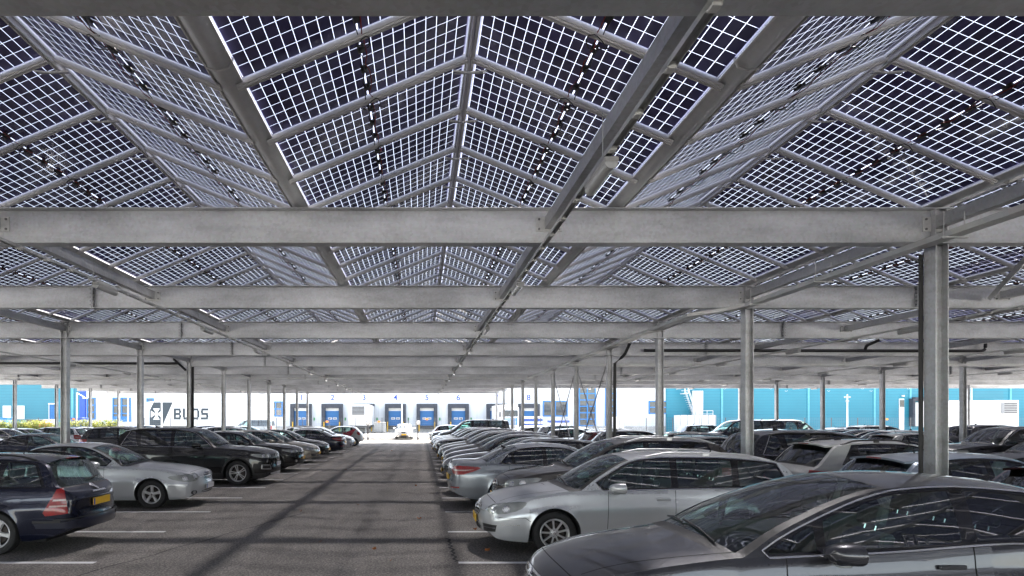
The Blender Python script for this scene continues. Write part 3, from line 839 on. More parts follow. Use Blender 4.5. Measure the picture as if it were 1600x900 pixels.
def grille(W2, z0, z1, bars, frame='chrome', vertical=False):
    it = [('p', chaikin([(-W2 * .86, z0), (W2 * .86, z0), (W2, z1), (-W2, z1)], 2), 'gloss_black', .005), ('c', chaikin([(-W2 * .86, z0), (W2 * .86, z0), (W2, z1), (-W2, z1)], 2), frame, .018, .012)]
    for k in range(bars):
        if vertical:
            x = -W2 * .85 + 1.7 * W2 * (k + .5) / bars; it.append(('s', [(x, z0 + .02), (x, z1 - .02)], 'dark_alloy', .012, .012))
        else:
            z = z0 + (z1 - z0) * (k + 1) / (bars + 1); it.append(('s', [(-W2 * .88, z), (W2 * .88, z)], 'chrome', .011, .014))
    return ('grille', it)
def intake(w, z0, z1): return ('lower_intake', [('p', chaikin([(-w * .9, z0), (w * .9, z0), (w, z1), (-w, z1)], 1), 'black_plastic', .004), ('s', [(-w * .88, (z0 + z1) / 2), (w * .88, (z0 + z1) / 2)], 'underbody', .012, .01)])
def fogs(x, z, r=.05): return ('fog_light', [('p', [(s * x + r * 2.1 * math.cos(a * .524), z + r * 1.2 * math.sin(a * .524)) for a in range(12)], 'black_plastic', .005) for s in (-1, 1)] + [('p', [(s * x + r * math.cos(a * .524), z + r * math.sin(a * .524)) for a in range(12)], 'lamp_bulb', .01) for s in (-1, 1)])
def badge(z, r=.045, mat='chrome'): return ('badge', [('p', [(r * math.cos(a * .4189), z + r * math.sin(a * .4189)) for a in range(15)], mat, .02)])

SP = {}
# silver estate with sloping nose
SP['estate'] = base(4.77, .91, (.93, 3.64), .325, .215, xw=(1.28, 2.12), xr=(4.30, 4.66),
    top=[(0, .64), (.05, .71), (.15, .77), (.45, .87), (.85, .94), (1.26, 1.0), (1.32, 1.025), (1.7, 1.24), (2.08, 1.425), (2.25, 1.465), (2.7, 1.495), (3.3, 1.49), (3.9, 1.455), (4.28, 1.40), (4.36, 1.35), (4.6, 1.06), (4.67, .98), (4.73, .93), (4.77, .84)],
    belt=[(0, .60), (.12, .68), (.4, .79), (.85, .87), (1.3, .925), (2.4, .955), (3.8, .985), (4.5, 1.0), (4.68, .94), (4.77, .80)],
    win=[((1.62, -.9), (2.66, .06), 'car_glass'), ((2.75, .06), (3.55, .12), 'car_glass'), ((3.64, .12), (4.38, -.45), 'car_glass')],
    doors=[dict(l=(1.72, .05), r=(2.70, .05)), dict(l=(2.70, .05), r=(3.62, .1))], rails=(2.35, 4.15), spokes=(9, .036, 0), chrome_dlo=True,
    hl=dict(ax=.16, ay=.80, a=42, poly=chaikin([(-.26, .60), (.05, .585), (.27, .66), (.34, .76), (.30, .79), (.05, .76), (-.22, .71)], 1), bulbs=[(-.10, .655, .05), (.10, .67, .055)]),
    tl=dict(ax=.13, ay=.84, a=45, poly=[(-.16, .72), (.22, .74), (.24, .98), (.12, 1.0), (-.14, .95)], clear=[rect(-.1, .16, .83, .87)]),
    front=[grille(.34, .50, .71, 4), badge(.62, .05, 'chrome'), intake(.36, .27, .40), ('air_inlet', [('p', [(s * .46, .30), (s * .74, .33), (s * .76, .43), (s * .46, .42)], 'black_plastic', .005) for s in (-1, 1)] + [('s', [(s * .47, .37), (s * .75, .385)], 'dark_alloy', .012, .012) for s in (-1, 1)])],
    rearp=[('bumper_strip', [('s', [(-.7, .55), (.7, .55)], 'black_plastic', .03)]), badge(.95)], plate=(.46, .80), rub=None, crease=(.70, .012))
SP['estate']['sidep'] = [('bumper_seam', [('s', [(.12, .545), (.50, .555), (.58, .50)], 'underbody', .007, .002)]), ('bumper_strip', [('s', [(.14, .44), (.42, .45)], 'chrome', .012, .006)])]
# dark grey people-carrier-like hatchback, nearest the camera
SP['mpv'] = base(4.34, .90, (.90, 3.52), .32, .21, xw=(1.32, 2.58), xr=(3.82, 4.22),
    top=[(0, .66), (.06, .74), (.18, .81), (.5, .91), (.9, .98), (1.28, 1.045), (1.36, 1.075), (1.8, 1.27), (2.4, 1.475), (2.6, 1.515), (3.0, 1.54), (3.5, 1.51), (3.78, 1.46), (3.86, 1.41), (4.16, 1.1), (4.24, 1.0), (4.3, .9), (4.34, .8)],
    belt=[(0, .62), (.12, .70), (.4, .81), (.9, .90), (1.35, .95), (2.4, 1.0), (3.4, 1.06), (4.1, 1.05), (4.25, .95), (4.34, .78)],
    win=[((1.50, -1.0), (1.87, .10), 'car_glass'), ((1.93, .10), (2.97, .06), 'car_glass'), ((3.07, .08), (3.66, .15), 'privacy_glass'), ((3.73, .15), (3.95, -.5), 'privacy_glass')],
    doors=[dict(l=(1.62, .05), r=(3.02, .06)), dict(l=(3.02, .06), r=(3.70, .1))], chrome_dlo=True, tumble=.40, spokes=(7, .05, 0), fin=True, antenna=3.8,
    hl=dict(ax=.18, ay=.80, a=42, poly=chaikin([(-.22, .62), (.1, .62), (.42, .74), (.46, .80), (.1, .77), (-.2, .70)], 1), bulbs=[(-.05, .675, .045), (.14, .70, .045)]),
    tl=dict(ax=.14, ay=.84, a=45, poly=[(-.1, .78), (.2, .8), (.25, 1.1), (.05, 1.1)]),
    front=[grille(.42, .58, .70, 2), badge(.66), intake(.42, .27, .45), fogs(.62, .36)], rearp=[badge(.9)], plate=(.5, .7), mirror=(1.93, 1.03), rear_glass='privacy_glass', crease=(.74, .016))
# tall brownish crossover with roof rails
SP['crossover'] = base(4.45, .92, (.90, 3.56), .345, .225, xw=(1.30, 2.12), xr=(3.98, 4.34),
    top=[(0, .76), (.06, .86), (.18, .93), (.5, 1.02), (.9, 1.07), (1.27, 1.12), (1.35, 1.15), (1.7, 1.36), (2.08, 1.56), (2.28, 1.615), (2.7, 1.65), (3.3, 1.645), (3.96, 1.58), (4.04, 1.52), (4.28, 1.2), (4.36, 1.1), (4.42, 1.0), (4.45, .9)],
    belt=[(0, .72), (.12, .80), (.4, .92), (.85, 1.0), (1.3, 1.04), (2.4, 1.08), (3.6, 1.13), (4.2, 1.14), (4.36, 1.05), (4.45, .85)],
    win=[((1.62, -.95), (2.56, .06), 'car_glass'), ((2.65, .06), (3.38, .12), 'privacy_glass'), ((3.47, .12), (4.0, -.45), 'privacy_glass')],
    doors=[dict(l=(1.68, .05), r=(2.60, .05)), dict(l=(2.60, .05), r=(3.42, .1))], rails=(2.3, 3.9), cladding=.36, clad_arch=True, rear_glass='privacy_glass',
    hl=dict(ax=.18, ay=.80, a=42, poly=chaikin([(-.22, .74), (.1, .74), (.36, .84), (.42, .93), (.1, .90), (-.2, .85)], 1), bulbs=[(-.05, .80, .05), (.14, .82, .05)]),
    tl=dict(ax=.13, ay=.84, a=45, poly=[(-.18, .92), (.30, .98), (.28, 1.10), (-.12, 1.08)], clear=[]),
    front=[grille(.36, .60, .82, 3), badge(.75), intake(.46, .30, .48), fogs(.64, .42)], rearp=[badge(.98), ('bumper_strip', [('p', rect(-.6, .6, .4, .52), 'black_plastic')])], mirror=(1.86, 1.15), plate=(.52, .82), gap=.055, fin=True)
# saloon
SP['saloon'] = base(4.86, .92, (.86, 3.76), .33, .225, xw=(1.52, 2.30), xr=(3.42, 4.12),
    top=[(0, .62), (.05, .70), (.15, .77), (.5, .88), (1.0, .95), (1.49, 1.0), (1.56, 1.025), (1.9, 1.22), (2.26, 1.38), (2.45, 1.425), (2.85, 1.45), (3.2, 1.43), (3.42, 1.395), (3.75, 1.27), (4.1, 1.10), (4.2, 1.075), (4.5, 1.07), (4.76, 1.045), (4.81, 1.0), (4.86, .88)],
    belt=[(0, .58), (.12, .67), (.4, .79), (.9, .87), (1.5, .925), (2.5, .955), (3.6, .985), (4.2, 1.0), (4.7, .985), (4.80, .93), (4.86, .82)],
    win=[((1.86, -.95), (2.80, .06), 'car_glass'), ((2.88, .06), (3.52, .10), 'privacy_glass'), ((3.57, .10), (3.86, -1.0), 'privacy_glass')],
    doors=[dict(l=(1.92, .05), r=(2.84, .05)), dict(l=(2.84, .05), r=(3.66, .1))], spokes=(10, .03, 0), chrome_dlo=True,
    hl=dict(ax=.16, ay=.80, a=42, poly=chaikin([(-.26, .60), (.05, .60), (.28, .68), (.36, .76), (.05, .73), (-.24, .69)], 1), bulbs=[(-.12, .65, .045), (.05, .66, .045)]),
    tl=dict(ax=.12, ay=.84, a=50, poly=chaikin([(-.28, .80), (.02, .74), (.34, .86), (.42, .93), (.1, .96), (-.28, .95)], 1), clear=[[(-.2, .845), (.12, .845), (.3, .885), (.12, .875), (-.2, .87)]]),
    front=[grille(.2, .50, .69, 9, vertical=True), intake(.4, .26, .40), fogs(.64, .34)], rearp=[badge(1.0, .035), ('bumper_strip', [('s', [(-.8, .48), (-.45, .46)], 'tail_red', .03), ('s', [(.45, .46), (.8, .48)], 'tail_red', .03)])],
    plate=(.44, .68), mirror=(2.08, 1.0), fin=True, crease=(.78, .010), tail_z=.55)
# silver saloon with twin round lamps and bold grille
SP['classic_saloon'] = base(4.82, .91, (.86, 3.71), .32, .205, xw=(1.50, 2.34), xr=(3.48, 4.2),
    top=[(0, .68), (.05, .76), (.15, .82), (.5, .90), (1.0, .955), (1.47, 1.0), (1.54, 1.025), (1.9, 1.22), (2.3, 1.39), (2.5, 1.435), (2.9, 1.455), (3.2, 1.44), (3.48, 1.40), (3.8, 1.28), (4.15, 1.09), (4.25, 1.06), (4.5, 1.03), (4.72, .99), (4.78, .95), (4.82, .84)],
    belt=[(0, .62), (.12, .71), (.4, .81), (.9, .875), (1.5, .925), (2.5, .95), (3.6, .97), (4.2, .97), (4.65, .94), (4.76, .89), (4.82, .78)],
    win=[((1.86, -.95), (2.84, .06), 'car_glass'), ((2.92, .06), (3.56, .10), 'car_glass'), ((3.61, .10), (3.88, -1.0), 'car_glass')],
    doors=[dict(l=(1.92, .05), r=(2.88, .05)), dict(l=(2.88, .05), r=(3.68, .1))], spokes=(5, .085, 0), chrome_dlo=False,
    hl=dict(ax=.14, ay=.78, a=34, poly=chaikin([(-.30, .62), (-.05, .58), (.12, .60), (.30, .66), (.33, .72), (.15, .745), (-.05, .77), (-.28, .78)], 1), bulbs=[(-.19, .695, .062), (.05, .665, .055)]),
    tl=dict(ax=.12, ay=.84, a=45, poly=[(-.2, .72), (.2, .74), (.25, .9), (-.2, .92)]),
    front=[grille(.27, .56, .76, 4), intake(.38, .26, .38), fogs(.62, .34, .04)], rearp=[], rub=.58, rub_mat='paint_metallic', plate=(.45, .75), mirror=(2.06, .99), crease=(.62, .014), tail_z=.5)
SP['classic_saloon']['plate_mat'] = 'plate_white'; SP['classic_saloon']['sidep'] = [('bumper_strip', [('s', [(.1, .52), (.48, .535)], 'alloy', .03, .012)])]
# navy estate seen from behind
SP['compact_estate'] = base(4.54, .87, (.78, 3.50), .315, .215, xw=(1.42, 2.22), xr=(4.02, 4.38),
    top=[(0, .66), (.05, .73), (.15, .79), (.5, .88), (1.0, .94), (1.39, .985), (1.46, 1.01), (1.8, 1.22), (2.18, 1.39), (2.4, 1.44), (2.8, 1.465), (3.4, 1.455), (3.9, 1.42), (4.04, 1.395), (4.12, 1.34), (4.34, 1.0), (4.42, .93), (4.50, .88), (4.54, .80)],
    belt=[(0, .60), (.12, .69), (.4, .79), (.9, .865), (1.45, .915), (2.5, .935), (3.8, .965), (4.3, .97), (4.46, .90), (4.54, .76)],
    win=[((1.78, -.95), (2.68, .06), 'car_glass'), ((2.76, .06), (3.42, .14), 'car_glass'), ((3.51, .14), (4.14, -.50), 'car_glass')],
    doors=[dict(l=(1.82, .05), r=(2.72, .05)), dict(l=(2.72, .05), r=(3.50, .1))], spokes=(5, .08, 0), rails=(2.4, 3.95), rail_mat='black_plastic', rail_y=.56,
    hl=dict(ax=.15, ay=.80, a=40, poly=chaikin([(-.24, .6), (.1, .6), (.3, .68), (.1, .75), (-.22, .74)], 1), bulbs=[(-.1, .665, .055), (.07, .66, .045)]),
    tl=dict(ax=.10, ay=.84, a=50, poly=[(-.06, .60), (.22, .575), (.25, .62), (.13, .85), (.07, .96), (-.02, .97)], clear=[[(-.05, .70), (.18, .70), (.165, .725), (-.045, .725)], [(-.04, .79), (.13, .785), (.12, .81), (-.035, .815)]]),
    front=[grille(.26, .55, .74, 4), intake(.4, .26, .4)],
    rearp=[badge(.93, .045), ('rear_bumper', [('p', chaikin([(-.82, .36), (.82, .36), (.84, .50), (-.84, .50)], 1), 'paint_solid', .03), ('s', [(-.80, .52), (.80, .52)], 'black_plastic', .02, .034)]), ('rear_wiper', [('s', [(.0, 1.03), (.42, 1.06)], 'black_plastic', .02, .03)]), ('boot_handle', [('s', [(-.2, .87), (.2, .87)], 'chrome', .022, .02)])],
    plate=(.44, .72), mirror=(1.98, .98), rub=None, crease=(.66, .012), tail_z=.44, spoiler=(4.0, 4.17, .54, .02))
SP['compact_estate']['sidep'] = [('side_moulding', [('s', [(4.05, .49), (4.42, .485)], 'black_plastic', .035, .012)]), ('sill', [('s', [(1.3, .27), (3.0, .27)], 'black_plastic', .02, .006)])]
# big black off-roader
SP['suv'] = base(4.88, .97, (.88, 3.81), .375, .255, xw=(1.55, 2.30), xr=(4.34, 4.74),
    top=[(0, .82), (.06, .95), (.18, 1.02), (.5, 1.10), (1.0, 1.15), (1.52, 1.19), (1.6, 1.22), (1.9, 1.44), (2.26, 1.66), (2.45, 1.715), (2.9, 1.755), (3.6, 1.75), (4.3, 1.70), (4.40, 1.64), (4.66, 1.28), (4.76, 1.18), (4.84, 1.08), (4.88, .95)],
    belt=[(0, .78), (.12, .88), (.4, 1.0), (.9, 1.07), (1.5, 1.11), (2.6, 1.15), (3.8, 1.18), (4.5, 1.2), (4.76, 1.12), (4.88, .92)],
    win=[((1.86, -.85), (2.82, .05), 'car_glass'), ((2.92, .05), (3.82, .10), 'privacy_glass'), ((3.87, .30), (4.52, -.55), 'privacy_glass')],
    doors=[dict(l=(1.90, .03), r=(2.87, .03)), dict(l=(2.87, .03), r=(3.88, .06))], spokes=(5, .034, .035), chrome_dlo=True, tyre_w=.26, rear_glass='privacy_glass', rails=(2.5, 4.2), rail_mat='black_plastic', rail_y=.68,
    cladding=.36, clad_arch=True, gap=.06,
    hl=dict(ax=.17, ay=.80, a=40, poly=chaikin([(-.30, .84), (.0, .82), (.24, .86), (.34, .95), (.0, .95), (-.28, .94)], 1), bulbs=[(-.16, .885, .045), (.0, .885, .045)]),
    tl=dict(ax=.13, ay=.84, a=45, poly=[(-.2, 1.0), (.3, 1.04), (.3, 1.14), (-.1, 1.15)]),
    front=[grille(.26, .72, .94, 11, vertical=True), intake(.5, .40, .56), ('skid_plate', [('p', chaikin([(-.55, .30), (.55, .30), (.62, .38), (-.62, .38)], 1), 'alloy', .01)]), ('air_inlet', [('p', [(s * .60, .48), (s * .86, .50), (s * .86, .62), (s * .62, .60)], 'black_plastic', .006) for s in (-1, 1)] + [('c', [(s * .60, .48), (s * .86, .50), (s * .86, .62), (s * .62, .60)], 'alloy', .016, .012) for s in (-1, 1)])],
    rearp=[badge(1.08), ('bumper_strip', [('p', rect(-.7, .7, .4, .54), 'black_plastic')])], plate=(.62, .85), plate_mat='plate_white', mirror=(2.06, 1.22), crease=(.80, .012), fin=True)
SP['compact_suv'] = dict(SP['suv']); 
SP['compact_suv'] = base(4.47, .91, (.84, 3.60), .345, .23, xw=(1.50, 2.22), xr=(3.92, 4.32),
    top=[(0, .76), (.06, .86), (.18, .93), (.5, 1.0), (1.0, 1.05), (1.47, 1.08), (1.55, 1.11), (1.85, 1.30), (2.18, 1.47), (2.4, 1.52), (2.8, 1.545), (3.4, 1.53), (3.9, 1.47), (3.98, 1.41), (4.26, 1.15), (4.36, 1.05), (4.43, .97), (4.47, .87)],
    belt=[(0, .72), (.12, .80), (.4, .90), (.9, .97), (1.5, 1.01), (2.5, 1.04), (3.6, 1.08), (4.15, 1.09), (4.36, 1.0), (4.47, .84)],
    win=[((1.82, -.95), (2.68, .05), 'car_glass'), ((2.76, .05), (3.40, .10), 'privacy_glass'), ((3.45, .2), (3.92, -.7), 'privacy_glass')],
    doors=[dict(l=(1.85, .03), r=(2.72, .03)), dict(l=(2.72, .03), r=(3.48, .06))], spokes=(5, .07, 0), rear_glass='privacy_glass', cladding=.33, clad_arch=True,
    hl=dict(ax=.17, ay=.80, a=40, poly=chaikin([(-.28, .74), (.0, .73), (.24, .78), (.34, .87), (.0, .85), (-.26, .84)], 1), bulbs=[(-.14, .79, .045), (.02, .79, .045)]),
    tl=dict(ax=.13, ay=.84, a=45, poly=[(-.2, .9), (.3, .94), (.3, 1.04), (-.1, 1.05)]),
    front=[grille(.24, .64, .84, 10, vertical=True), intake(.5, .30, .46), fogs(.64, .42)], rearp=[badge(.95)], plate=(.52, .8), mirror=(2.0, 1.12), fin=True)
# hatchback
SP['hatchback'] = base(4.20, .89, (.86, 3.46), .315, .205, xw=(1.28, 2.12), xr=(3.60, 4.02),
    top=[(0, .66), (.05, .73), (.15, .79), (.5, .89), (.9, .95), (1.25, 1.01), (1.33, 1.035), (1.7, 1.25), (2.08, 1.42), (2.3, 1.465), (2.7, 1.485), (3.2, 1.46), (3.6, 1.40), (3.68, 1.345), (3.96, 1.08), (4.06, 1.0), (4.16, .93), (4.20, .82)],
    belt=[(0, .62), (.12, .70), (.4, .80), (.9, .88), (1.3, .93), (2.3, .975), (3.3, 1.03), (3.85, 1.05), (4.05, .97), (4.20, .78)],
    win=[((1.60, -.95), (2.54, .06), 'car_glass'), ((2.62, .06), (3.16, .12), 'privacy_glass'), ((3.21, .2), (3.60, -.8), 'privacy_glass')],
    doors=[dict(l=(1.66, .05), r=(2.58, .05)), dict(l=(2.58, .05), r=(3.28, .1))], spokes=(5, .065, 0), rear_glass='privacy_glass', chrome_dlo=False,
    hl=dict(ax=.17, ay=.80, a=42, poly=chaikin([(-.2, .6), (.1, .62), (.42, .76), (.4, .82), (.1, .77), (-.2, .7)], 1), bulbs=[(-.05, .665, .045), (.13, .70, .04)]),
    tl=dict(ax=.12, ay=.84, a=45, poly=chaikin([(-.1, .80), (.26, .84), (.34, .96), (.10, 1.04), (-.1, .96)], 1), clear=[rect(-.04, .14, .88, .91)]),
    front=[grille(.4, .52, .64, 2), badge(.68), intake(.42, .26, .42), fogs(.62, .34)], rearp=[badge(.92), ('rear_wiper', [('s', [(.0, 1.08), (.3, 1.12)], 'black_plastic', .02, .02)])], plate=(.46, .62), spoiler=(3.52, 3.80, .60, .03), mirror=(1.84, 1.0))
# white crossover with claw-shaped lamps
SP['small_suv'] = base(4.25, .91, (.84, 3.44), .34, .225, xw=(1.36, 2.10), xr=(3.66, 4.06),
    top=[(0, .76), (.06, .86), (.18, .93), (.5, 1.02), (.9, 1.06), (1.33, 1.10), (1.4, 1.13), (1.75, 1.35), (2.06, 1.52), (2.3, 1.585), (2.8, 1.61), (3.3, 1.59), (3.66, 1.53), (3.74, 1.47), (4.02, 1.18), (4.1, 1.08), (4.2, 1.0), (4.25, .88)],
    belt=[(0, .72), (.12, .80), (.4, .92), (.85, 1.0), (1.35, 1.04), (2.4, 1.08), (3.4, 1.13), (3.9, 1.15), (4.1, 1.05), (4.25, .84)],
    win=[((1.66, -.9), (2.54, .06), 'car_glass'), ((2.62, .06), (3.24, .12), 'privacy_glass'), ((3.30, .3), (3.72, -.7), 'privacy_glass')],
    doors=[dict(l=(1.70, .05), r=(2.58, .05)), dict(l=(2.58, .05), r=(3.32, .1))], rails=(2.25, 3.5), rail_mat='black_plastic', cladding=.38, clad_arch=True, rear_glass='privacy_glass', paint='paint_solid',
    hl=dict(ax=.17, ay=.80, a=42, poly=chaikin([(-.2, .74), (.1, .76), (.40, .88), (.38, .94), (.1, .89), (-.2, .82)], 1), bulbs=[(-.05, .785, .045)]),
    tl=dict(ax=.12, ay=.84, a=45, poly=[(-.12, .88), (.34, .84), (.34, .875), (.1, .92), (.06, .96), (.1, 1.0), (.40, 1.0), (.36, 1.05), (-.1, 1.05)]),
    front=[grille(.36, .6, .78, 3), badge(.75), intake(.46, .30, .46)], rearp=[badge(.98), ('bumper_strip', [('p', rect(-.7, .7, .42, .56), 'black_plastic')])], plate=(.5, .72), mirror=(1.9, 1.14), spoiler=(3.58, 3.88, .60, .03), gap=.055, fin=True)
# city car
SP['city_car'] = base(3.50, .83, (.62, 2.94), .29, .19, xw=(.92, 1.62), xr=(2.98, 3.32),
    top=[(0, .68), (.05, .77), (.15, .84), (.5, .95), (.88, 1.02), (.96, 1.05), (1.3, 1.27), (1.6, 1.42), (1.8, 1.47), (2.2, 1.49), (2.7, 1.46), (2.98, 1.41), (3.05, 1.36), (3.28, 1.1), (3.38, 1.0), (3.46, .9), (3.5, .8)],
    belt=[(0, .64), (.12, .74), (.4, .86), (.8, .93), (1.3, .97), (2.3, 1.02), (3.0, 1.06), (3.3, 1.0), (3.42, .9), (3.5, .76)],
    win=[((1.20, -.95), (2.04, .06), 'car_glass'), ((2.12, .06), (2.66, .12), 'car_glass'), ((2.72, .12), (2.98, -.6), 'car_glass')],
    doors=[dict(l=(1.22, .05), r=(2.08, .05)), dict(l=(2.08, .05), r=(2.72, .1))], spokes=(8, .03, 0), paint='paint_solid',
    hl=dict(ax=.15, ay=.80, a=42, poly=chaikin([(-.12, .64), (.1, .64), (.3, .76), (.28, .84), (.05, .8), (-.12, .74)], 1), bulbs=[(.02, .71, .05)]),
    tl=dict(ax=.10, ay=.84, a=45, poly=chaikin([(-.05, .82), (.16, .82), (.22, 1.02), (.1, 1.12), (-.02, 1.05)], 1)),
    front=[grille(.3, .56, .66, 1), badge(.72), intake(.4, .28, .44)], rearp=[badge(.9)], plate=(.48, .6), mirror=(1.44, 1.04))
# passenger van
SP['van'] = base(4.90, .95, (.95, 3.95), .34, .22, xw=(.98, 1.78), xr=(4.62, 4.80),
    top=[(0, .86), (.06, .98), (.2, 1.08), (.6, 1.18), (.94, 1.25), (1.02, 1.29), (1.4, 1.60), (1.74, 1.86), (1.95, 1.93), (2.4, 1.97), (3.4, 1.98), (4.4, 1.96), (4.62, 1.92), (4.68, 1.86), (4.78, 1.3), (4.84, 1.15), (4.88, 1.0), (4.90, .9)],
    belt=[(0, .8), (.12, .92), (.4, 1.04), (.8, 1.13), (1.0, 1.15), (2.0, 1.2), (3.5, 1.22), (4.6, 1.22), (4.78, 1.12), (4.90, .86)],
    win=[((1.34, -.75), (2.18, .04), 'car_glass'), ((2.30, .04), (3.28, .0), 'privacy_glass'), ((3.38, .0), (4.50, -.1), 'privacy_glass')],
    doors=[dict(l=(1.28, .03), r=(2.24, .03)), dict(l=(2.24, .03), r=(3.33, .0))], spokes=(5, .07, 0), rear_glass='privacy_glass', tumble=.2,
    hl=dict(ax=.16, ay=.80, a=40, poly=chaikin([(-.24, .8), (.1, .8), (.3, .86), (.3, .98), (0, .96), (-.24, .92)], 1), bulbs=[(-.1, .865, .05), (.1, .87, .05)]),
    tl=dict(ax=.06, ay=.9, a=50, poly=[(-.05, .85), (.12, .85), (.12, 1.3), (-.05, 1.3)]),
    front=[grille(.42, .78, .92, 2), badge(.86), intake(.5, .32, .5)], rearp=[badge(1.1)], plate=(.58, .9), mirror=(1.62, 1.3), fin=True)

KEYS = ('hatchback', 'mpv', 'estate', 'crossover', 'saloon', 'classic_saloon', 'compact_estate', 'suv', 'compact_suv', 'small_suv', 'city_car', 'van')
CARNAME = dict(hatchback='parked_hatchback', mpv='parked_hatchback', estate='parked_estate_car', crossover='parked_crossover', saloon='parked_saloon', classic_saloon='parked_saloon', compact_estate='parked_estate_car', suv='parked_suv', compact_suv='parked_suv', small_suv='parked_suv', city_car='parked_city_car', van='parked_van')
PROTO = {}; USED = set()
def recolor(root, col):
    def rec(o):
        for c in COL_CH[o.name] if o.name in COL_CH else ():
            c.color = (*col, 1); rec(c)
    rec(root)
def car(kind, col, x_end, y, face, label, group='cars parked under the solar canopy', skip=(), dz=0):
    """x_end: x of the end of the car nearest the aisle the camera looks along (low |x| end given explicitly as the left or right end);
    face 'L' the nose points to -x, 'R' to +x. x_end is the car's left end when y-row lies right of the camera, else its right end"""
    S = SP[kind]; rz = 0 if face == 'L' else math.pi
    cx = x_end + S['L'] / 2 if x_end > -3 else x_end - S['L'] / 2
    jit = 0 if skip == 'exact' else random.uniform(-.06, .06)
    if kind not in PROTO:
        r = make_car(CARNAME[kind], S, label, 'car', col); index_kids(r); PROTO[kind] = r
    if kind not in USED:
        r = PROTO[kind]; USED.add(kind)
        for o in r.children: pass
    else:
        r = copy_tree(PROTO[kind], None, skip if skip != 'exact' else ())
    stack = [r]
    r.location = (cx, y + jit, dz); r.rotation_euler = (0, 0, rz + random.uniform(-.012, .012))
    tag(r, label, 'van' if kind == 'van' else 'car', group)
    NEWCARS.append((r, col)); return r
NEWCARS = []
# ------------------------------------------------------------------ layout numbers (metres, camera at the origin looking along +y)
S_ = 4.88; D1 = 8.44                                   # girder spacing, first girder
PER = 4.22; V0 = 2.61; ZV = 4.81; ZR = 5.63            # valley spacing / offset, heights of panel edge and ridge
PR = 1.07                                              # panel pitch along y
XL_, XR_ = -28.1, 46.0
def px(x, y, d): return ((x - VX) * d / F, d, CAMH - (y - VY) * d / F)
BAY = 2.44; B0 = 10.17
def bay(n): return B0 + BAY * n

# ------------------------------------------------------------------ ground
m = MB(); m.add([(-400, -60, 0), (400, -60, 0), (400, 600, 0), (-400, 600, 0)], [(0, 1, 2, 3)], 'concrete')
tag(m.build('ground', fix=False), kind='structure')
m = MB(); m.add([(-40, -12, .004), (60, -12, .004), (60, 62, .004), (-40, 62, .004)], [(0, 1, 2, 3)], 'asphalt')
tag(m.build('parking_lot', fix=False), kind='structure')
m = MB(); m.add([(-150, 66.3, .004), (150, 66.3, .004), (150, 99, .004), (-150, 99, .004)], [(0, 1, 2, 3)], 'road_asphalt')
tag(m.build('yard', fix=False), kind='structure')
m = MB(); m.bbox(-40, 60, 62.0, 62.14, 0, .12, 'concrete', .015); m.bbox(-40, 60, 66.1, 66.25, 0, .13, 'concrete', .015)
tag(m.build('kerb'), kind='structure')
m = MB()
rowx = [(.60, 5.6), (-4.52, -9.6)]
for y in [8.89 + BAY * k for k in range(-3, 19)]:
    for x0, x1 in ((.52, 5.6), (7.2, 12.2), (-9.6, -4.52), (-15.6, -10.6), (17.4, 22.6), (24.6, 29.6)):
        sh = random.uniform(-.05, .05); m.add([(x0 + sh, y - .06, .008), (x1, y - .06, .008), (x1, y + .06, .008), (x0 + sh, y + .06, .008)], [(0, 1, 2, 3)], 'line_paint')
tag(m.build('bay_markings', fix=False), kind='structure')
m = MB()
for x in (.53, -4.45): m.add([(x - .05, 19, .0085), (x + .05, 19, .0085), (x + .05, 56, .0085), (x - .05, 56, .0085)], [(0, 1, 2, 3)], 'faded_line')
tag(m.build('edge_markings', fix=False), kind='structure')
m = MB(); pts = []
for k in range(26):
    y = 8.95 + 1.75 * k / 25; pts.append((.50 + .03 * math.sin(k * 1.7) + random.uniform(-.012, .012) - .035 * (k / 25), y))
for (x, y), (x2, y2) in zip(pts, pts[1:]):
    w = .022; m.add([(x - w, y, .0075), (x + w, y, .0075), (x2 + w, y2, .0075), (x2 - w, y2, .0075)], [(0, 1, 2, 3)], 'rubber')
for k in range(30):
    t = k / 30; t2 = (k + 1) / 30; f = lambda t: (-3.45 - 1.3 * t + .04 * math.sin(t * 23), 8.0 + 4.4 * (1 - t)); f = lambda t: (-4.55 + 2.1 * t + .03 * math.sin(t * 29), 7.6 + 6.2 * t)
    (x, y), (x2, y2) = f(t), f(t2); m.add([(x - .012, y, .0075), (x + .012, y, .0075), (x2 + .012, y2, .0075), (x2 - .012, y2, .0075)], [(0, 1, 2, 3)], 'rubber')
tag(m.build('crack_seal', fix=False), kind='structure')
m = MB()
for (qx, qy) in ((761, 862), (655, 812), (742, 829), (610, 878), (500, 848), (690, 730), (612, 705), (560, 790), (540, 735), (650, 760), (585, 860), (470, 800)):
    d = 2000 / (qy - VY); x = (qx - VX) * d / F; r = random.uniform(.02, .05); n = 7; a0 = random.uniform(0, 6)
    ang = [a0 + 2 * math.pi * k / n for k in range(n)]
    m.add([(x + r * (1 + .5 * (k % 2)) * math.cos(a), d + r * .7 * math.sin(a), .02 + .012 * ((k * 3) % 4)) for k, a in enumerate(ang)] + [(x, d, .014)], [(k, (k + 1) % n, n) for k in range(n)], 'leaf_brown')
tag(m.build('fallen_leaves', fix=False), 'scattered small brown leaves lying on the asphalt of the aisle', 'leaves', kind='stuff')

